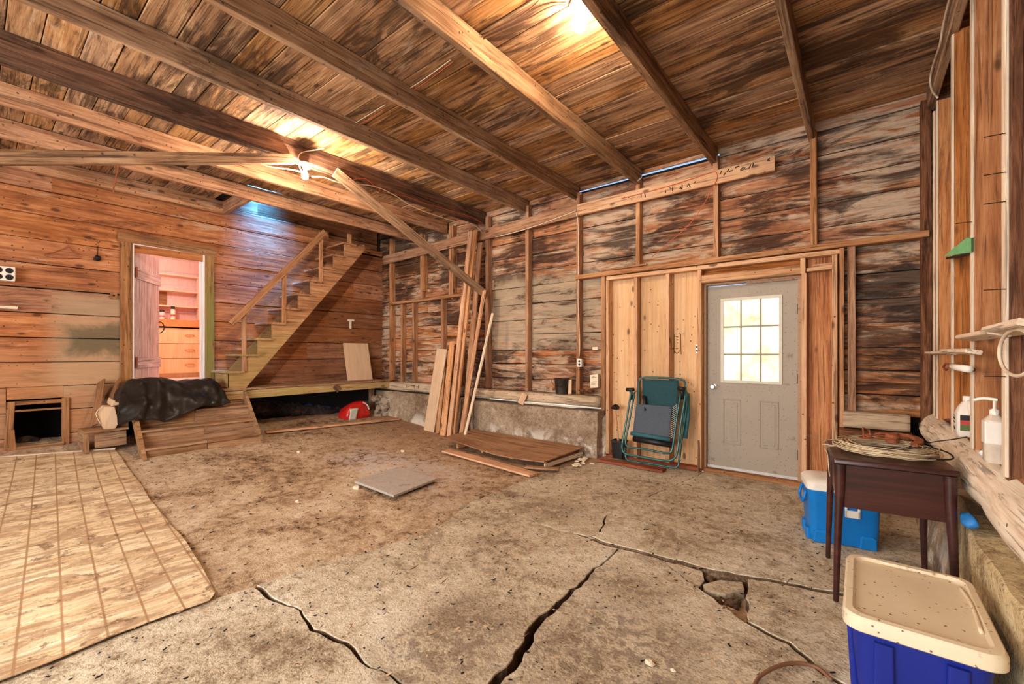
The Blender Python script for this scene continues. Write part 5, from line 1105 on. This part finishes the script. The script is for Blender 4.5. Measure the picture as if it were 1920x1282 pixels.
# ================================================================== TABLE
TC = Vector((.10, 3.2, .012)); rzt = math.radians(6)
tb = thing('side_table', 'dark mahogany cabinet table with tapered legs and a deep apron', 'table', TC, rzt)
def tobj(name, bm, mat, **k):
    o = obj(name, bm, mat, None, at=(0, 0, 0), **k); put(o, tb, W[tb.name].copy()); return o
hx, hy = .245, .305
bm = bm_(); loft(bm, [(0, 0, .728, hx-.012, hy-.012, .01), (0, 0, .735, hx, hy, .012), (0, 0, .752, hx, hy, .012), (0, 0, .76, hx-.006, hy-.006, .01)], 3); tobj('top', bm, M['red_wood'], smooth=True)
bm = bm_(); box(bm, -hx+.045, hx-.045, -hy+.03, -hy+.048, .50, .73); tobj('apron', bm, M['red_wood'], bevel=.002)
bm = bm_(); box(bm, -hx+.045, hx-.045, hy-.048, hy-.03, .50, .73); tobj('apron', bm, M['red_wood'])
for s_ in (-1, 1):
    bm = bm_(); a, b = sorted((s_*(hx-.03), s_*(hx-.048))); box(bm, a, b, -hy+.045, hy-.045, .50, .73); tobj('apron', bm, M['red_wood'])
for sx in (-1, 1):
    for sy in (-1, 1):
        bm = bm_(); x, y = sx*(hx-.032), sy*(hy-.032); tube(bm, [(x+sx*.018, y+sy*.02, 0), (x+sx*.008, y+sy*.009, .4), (x, y, .60), (x, y, .728)], .013, 14, r2=.028); tobj('leg', bm, M['red_wood'], smooth=True)
# wire coil on it
bm = bm_(); rr = random.Random(4)
for i in range(30):
    a0, b0 = rr.uniform(.15, .215), rr.uniform(.15, .23); cx0, cy0 = rr.uniform(-.02, .03), rr.uniform(-.05, .02); z0 = .775+.004+.035*rr.random(); ph = rr.uniform(0, 6); tl_ = rr.uniform(-.02, .02)
    pts = [(cx0+a0*math.cos(t)+.008*math.sin(3*t+ph), cy0+b0*math.sin(t)+.008*math.cos(2*t+ph), z0+.008*math.sin(2*t+ph)+tl_*math.cos(t)*.4) for t in [k*2*math.pi/36 for k in range(36)]]
    tube(bm, pts, .0022, 5, close=True)
pts = [(-.20, -.08, .79), (-.265, -.05, .785), (-.275, .02, .775), (-.24, .10, .79), (-.15, .15, .79)]
tube(bm, smooth_pts(pts, 6), .0022, 5); tube(bm, smooth_pts([(-.20, -.08, .79), (-.27, -.15, .785), (-.265, -.25, .77), (-.262, -.295, .70), (-.258, -.30, .66)], 6), .0022, 5)
o = obj('wire_coil', bm, M['coil'], None, at=(0, 0, 0), smooth='all'); put(o, None, Matrix.Translation(TC-Vector((0, 0, .0))) @ Matrix.Rotation(rzt, 4, 'Z')); tag(o, 'loose tangled coil of cream wire lying on the dark wooden table', 'wire')
bm = bm_(); tube(bm, smooth_pts([(.10, .0, .80), (.20, -.03, .815), (.25, -.10, .805), (.24, -.17, .79), (.15, -.20, .785)], 6), .004, 6); tube(bm, smooth_pts([(.12, .05, .80), (.22, .08, .83), (.30, .05, .86), (.36, .10, .87)], 6), .003, 6)
o = obj('black_cord', bm, M['iron'], None, at=(0, 0, 0)); put(o, None, Matrix.Translation(TC) @ Matrix.Rotation(rzt, 4, 'Z')); tag(o, 'thin black cord curling off the right side of the wire coil', 'cord')
rt = thing('rusty_tool', 'rusty iron tool with a curved band and perforated levers on the wire coil', 'tool', TC+Vector((.0, .15, .83)), rzt)
def robj(name, bm, mat='rust'):
    o = obj(name, bm, M[mat], None, at=(0, 0, 0), bevel=.002); put(o, rt, Matrix.Translation(TC) @ Matrix.Rotation(rzt, 4, 'Z') @ Matrix.Translation((0, 0, .012))); return o
bm = bm_(); prev = None
for k in range(19):
    a = math.radians(-50+k*10); c = (.07+.115*math.cos(a), .08+.115*math.sin(a)); d = (.07+.078*math.cos(a), .08+.078*math.sin(a)); z0 = .80+.018*math.sin(a+.4); cur = [bm.verts.new((*c, z0)), bm.verts.new((*d, z0+.006)), bm.verts.new((*d, z0+.026)), bm.verts.new((*c, z0+.022))]
    if prev:
        for q in range(4): bm.faces.new((prev[q], prev[(q+1) % 4], cur[(q+1) % 4], cur[q]))
    else: bm.faces.new(cur[::-1])
    prev = cur
bm.faces.new(prev); robj('curved_band', bm)
for (a, b, w0) in (((-.11, .0, .82), (.07, .02, .83), .012), ((-.07, .06, .835), (.06, .09, .83), .010), ((-.07, .06, .835), (-.05, .0, .83), .010), ((-.02, .10, .84), (.09, .14, .84), .010)):
    bm = bm_(); a, b = Vector(a), Vector(b); d = (b-a).normalized(); s_ = Vector((-d.y, d.x, 0))
    for e in (-1, 1): tube(bm, [a, a+s_*w0*e+d*.015, b+s_*w0*e-d*.015, b], .0045, 5)
    for q in range(1, 4): m_ = a+(b-a)*q/4; tube(bm, [m_-s_*w0, m_+s_*w0], .005, 5)
    robj('lever', bm)
bm = bm_(); lathe(bm, [(.03, .80), (.034, .83), (.03, .845), (.01, .85)], 16, (.05, .06)); robj('hub', bm)
bm = bm_(); tube(bm, [(-.075, .055, .82), (-.08, .06, .875), (-.05, .07, .86), (-.045, .05, .82)], .006, 6); robj('ring', bm)
# ================================================================== TOTE
TT = Vector((.155, 2.245, .012)); to = thing('storage_tote', 'large royal blue plastic tote with a dusty cream lid at lower right', 'tote', TT)
def oo(name, bm, mat, **k):
    o = obj(name, bm, mat, None, at=(0, 0, 0), **k); put(o, to, Matrix.Translation(TT)); return o
bm = bm_(); loft(bm, [(0, 0, 0, .15, .245, .04), (0, 0, .03, .155, .25, .045), (0, 0, .33, .178, .278, .05), (0, 0, .335, .188, .288, .05), (0, 0, .375, .19, .29, .05)], 6); oo('body', bm, M['tote_blue'], smooth=True)
bm = bm_()
for y_ in (-.18, 0, .18): loft(bm, [(-.166, y_, .04, .012, .035, .008), (-.183, y_, .32, .010, .03, .008)], 3)
for x in (-.09, .09): loft(bm, [(x, -.262, .04, .03, .012, .008), (x, -.283, .32, .026, .010, .008)], 3)
oo('rib', bm, M['tote_blue'])
bm = bm_(); loft(bm, [(0, 0, .345, .198, .300, .055), (0, 0, .35, .204, .306, .058), (0, 0, .385, .204, .306, .058), (0, 0, .398, .196, .298, .055), (0, 0, .400, .176, .278, .05), (0, 0, .388, .166, .268, .045), (0, 0, .386, .15, .25, .04), (0, 0, .394, .05, .12, .03)], 7); oo('lid', bm, M['tote_lid'], smooth=True)
bm = bm_(); loft(bm, [(0, .272, .396, .09, .018, .015), (0, .272, .404, .085, .014, .012)], 4); oo('lid_grip', bm, M['tote_lid'], smooth=True)
bm = bm_(); tube(bm, smooth_pts([(.155, .20, .392), (.165, .05, .396), (.16, -.15, .392)], 5), .006, 6); oo('lid_ridge', bm, M['tote_lid'], smooth='all')
# ================================================================== THINGS ON THE RIGHT WALL
g4 = [onx(1770, 480, .43), onx(1821, 473, .463), onx(1821, 447, .463), onx(1812, 446, .463)]
bm = bm_(); prism(bm, g4, (.012, .02, .008)); tag(obj('green_board', bm, M['green']), 'small green painted board wedged between studs high on the right wall', 'board')
tag(plank('green_board_support', onx(1783, 483, .47), onx(1820, 476, .47), .05, .012, (0, 0, 1), M['iron']), 'dark shelf bracket right under the small green board', 'bracket')
tag(plank('shelf_lath', onx(1808, 634, .44), onx(1874, 624, .44), .07, .02, (.25, 0, 1), M['stud_edge']), 'pale lath shelf across the studs, upper left one on the right wall', 'shelf')
tag(plank('shelf_lath', onx(1868, 622, .445), onx(1945, 607, .445), .09, .025, (.25, 0, 1), M['stud_edge']), 'pale lath shelf running out of the picture at the right edge', 'shelf')
tag(plank('shelf_lath', onx(1741, 662, .44), onx(1786, 661, .44), .05, .018, (.2, 0, 1), M['stud_edge']), 'pale lath far end of the lower shelf near the back corner', 'shelf')
tag(plank('shelf_lath', onx(1773, 659, .44), onx(1826, 659, .44), .06, .022, (.2, 0, 1), M['stud_edge']), 'pale lath near end of the lower shelf above the paint roller', 'shelf')
pr = thing('paint_roller', 'white paint roller hanging on the right wall under the lower shelf', 'roller', onx(1800, 690, .44))
bm = bm_(); tube(bm, [onx(1786, 686, .44), onx(1790, 688, .44), onx(1817, 692, .44)], .018, 10); obj('sleeve', bm, M['white_plastic'], pr, smooth='all')
bm = bm_(); tube(bm, smooth_pts([onx(1787, 686, .44), onx(1774, 682, .44), onx(1769, 688, .44), onx(1773, 694, .44), onx(1777, 690, .44)], 4), .007, 6); tube(bm, [onx(1816, 692, .44), onx(1824, 693, .46)], .012, 8); obj('hook', bm, M['rust'], pr)
bm = bm_(); p = onx(1890, 665, .435); tube(bm, [(p.x, p.y+.23*math.cos(t)-.10, p.z+.008+.083*math.sin(t)) for t in [k*2*math.pi/30 for k in range(30)]], .0065, 8, close=True); tag(obj('hose_loop', bm, M['wire'], smooth='all'), 'loop of pale hose hanging below the shelf at the right edge', 'hose')
for i, (u, v, u2) in enumerate(((1836, 267, 1880), (1852, 370, 1882), (1902, 241, 1925), (1861, 534, 1884), (1790, 418, 1818), (1852, 707, 1886))):
    bm = bm_(); a = onx(u, v, .40); b = onx(u2, v, .47); q = onx(u, v, .36); e = Vector((.468, 2.66 if u > 1800 else 3.35, a.z)); tube(bm, [Vector((.405, e.y-.005, a.z)), e], .002, 6)
    tag(obj('long_nail', bm, M['iron']), 'long nail sticking out of the %s' % ['near pale-edged stud high up', 'near pale-edged stud, below the highest nail', 'dark rough post at the right edge', 'near stud above the pale lath shelf', 'second stud above the green board', 'near stud above the spray bottle'][i], 'nail')
# bottles on the log
jg = thing('plastic_jug', 'white plastic jug with a printed label standing on the log between two studs', 'jug', (.50, 3.66, .842))
JC = (.50, 3.66); z0 = .846
bm = bm_(); loft(bm, [(*JC, z0, .050, .058, .02), (*JC, z0+.012, .058, .066, .024), (*JC, z0+.13, .056, .064, .024), (JC[0], JC[1]+.01, z0+.165, .045, .048, .024), (JC[0], JC[1]+.02, z0+.195, .026, .028, .02), (JC[0], JC[1]+.02, z0+.205, .02, .02, .018)], 5); obj('body', bm, M['white_plastic'], jg, smooth=True)
bm = bm_(); lathe(bm, [(.024, z0+.203), (.024, z0+.228), (.02, z0+.232)], 16, (JC[0], JC[1]+.02)); obj('cap', bm, M['white_plastic'], jg, smooth=True)
bm = bm_(); tube(bm, smooth_pts([(JC[0], JC[1]+.0, z0+.20), (JC[0]-.005, JC[1]-.045, z0+.20), (JC[0]-.005, JC[1]-.066, z0+.17), (JC[0], JC[1]-.058, z0+.13)], 5), .011, 8); obj('handle', bm, M['white_plastic'], jg, smooth='all')
fy = JC[1]-.0665; fx = JC[0]-.0585
for nm, a, b, c, d, mt in (('label', -.045, .048, .095, .125, 'label_black'), ('label', -.045, .048, .070, .095, 'label_red'), ('label', -.045, .048, .035, .070, 'label_green')):
    bm = bm_(); box(bm, JC[0]+a, JC[0]+b, fy-.001, fy+.003, z0+c, z0+d); obj(nm, bm, M[mt], jg)
bm = bm_(); xl = fx-.001
def st_(pts): tube(bm, [(xl, JC[1]+a, z0+b) for a, b in pts], .0014, 4)
for pts in ([(.045, .118), (.03, .117), (.01, .114), (-.01, .113)], [(.035, .105), (.03, .092)], [(.025, .105), (.018, .104), (.018, .092)], [(.008, .102), (.008, .090)], [(.04, .082), (.034, .074), (.04, .074)], [(.026, .08), (.02, .073)], [(.012, .078), (-.01, .074)], [(.04, .045), (.02, .05), (-.01, .035)], [(.035, .04), (.0, .036)]): st_(pts)
obj('print_marks', bm, M['label_black'], jg)
sb = thing('spray_bottle', 'clear pump bottle with a white head on the log beside the near stud', 'bottle', (.492, 2.93, .85))
SC = (.470, 2.86); z0 = .842
M['clear_plastic'] = plain('cloudy_plastic', L(214, 196, 176), .25, var=.1, spec=.6)
bm = bm_(); loft(bm, [(*SC, z0, .030, .030, .02), (*SC, z0+.01, .035, .035, .022), (*SC, z0+.19, .035, .035, .022), (*SC, z0+.215, .014, .014, .014)], 5); obj('body', bm, M['clear_plastic'], sb, smooth=True)
bm = bm_(); box(bm, SC[0]-.036, SC[0]+.02, SC[1]-.037, SC[1]+.036, z0+.085, z0+.185); obj('label', bm, M['white_plastic'], sb, bevel=.004)
bm = bm_(); lathe(bm, [(.016, z0+.21), (.016, z0+.235), (.006, z0+.24), (.006, z0+.275)], 14, SC); tube(bm, smooth_pts([(SC[0]+.01, SC[1], z0+.28), (SC[0]-.03, SC[1]+.02, z0+.283), (SC[0]-.06, SC[1]+.035, z0+.272)], 4), .007, 8); obj('pump_head', bm, M['white_plastic'], sb, smooth='all')
bm = bm_(); rock(bm, (.462, 2.97, .862), .024, 71, (1, 1, .8)); tag(obj('white_ball', bm, M['porcelain'], smooth='all'), 'small whitish ball lying on the log beside the pump bottle', 'ball')
bm = bm_(); rock(bm, (.40, 2.93, .545), .045, 12, (.7, 1.4, .7)); tag(obj('blue_scrap', bm, M['blue_cloth'], smooth='all'), 'crumpled bright blue plastic under the log behind the dark table', 'scrap')
# spider threads by the door
for i, (a, b) in enumerate((((1463, 800), (1545, 865)), ((1463, 797), (1505, 858)))):
    bm = bm_(); tube(bm, [ony(*a, 5.1), onz(b[0], b[1]+45, .4) if False else Vector((-.17, 3.5, .75))+Vector((0, 0, .01*i))], .0006, 3); tag(obj('cobweb_thread', bm, M['cord']), ['upper cobweb thread from the grey door to the table corner', 'lower cobweb thread from the grey door to the table corner'][i], 'cobweb')
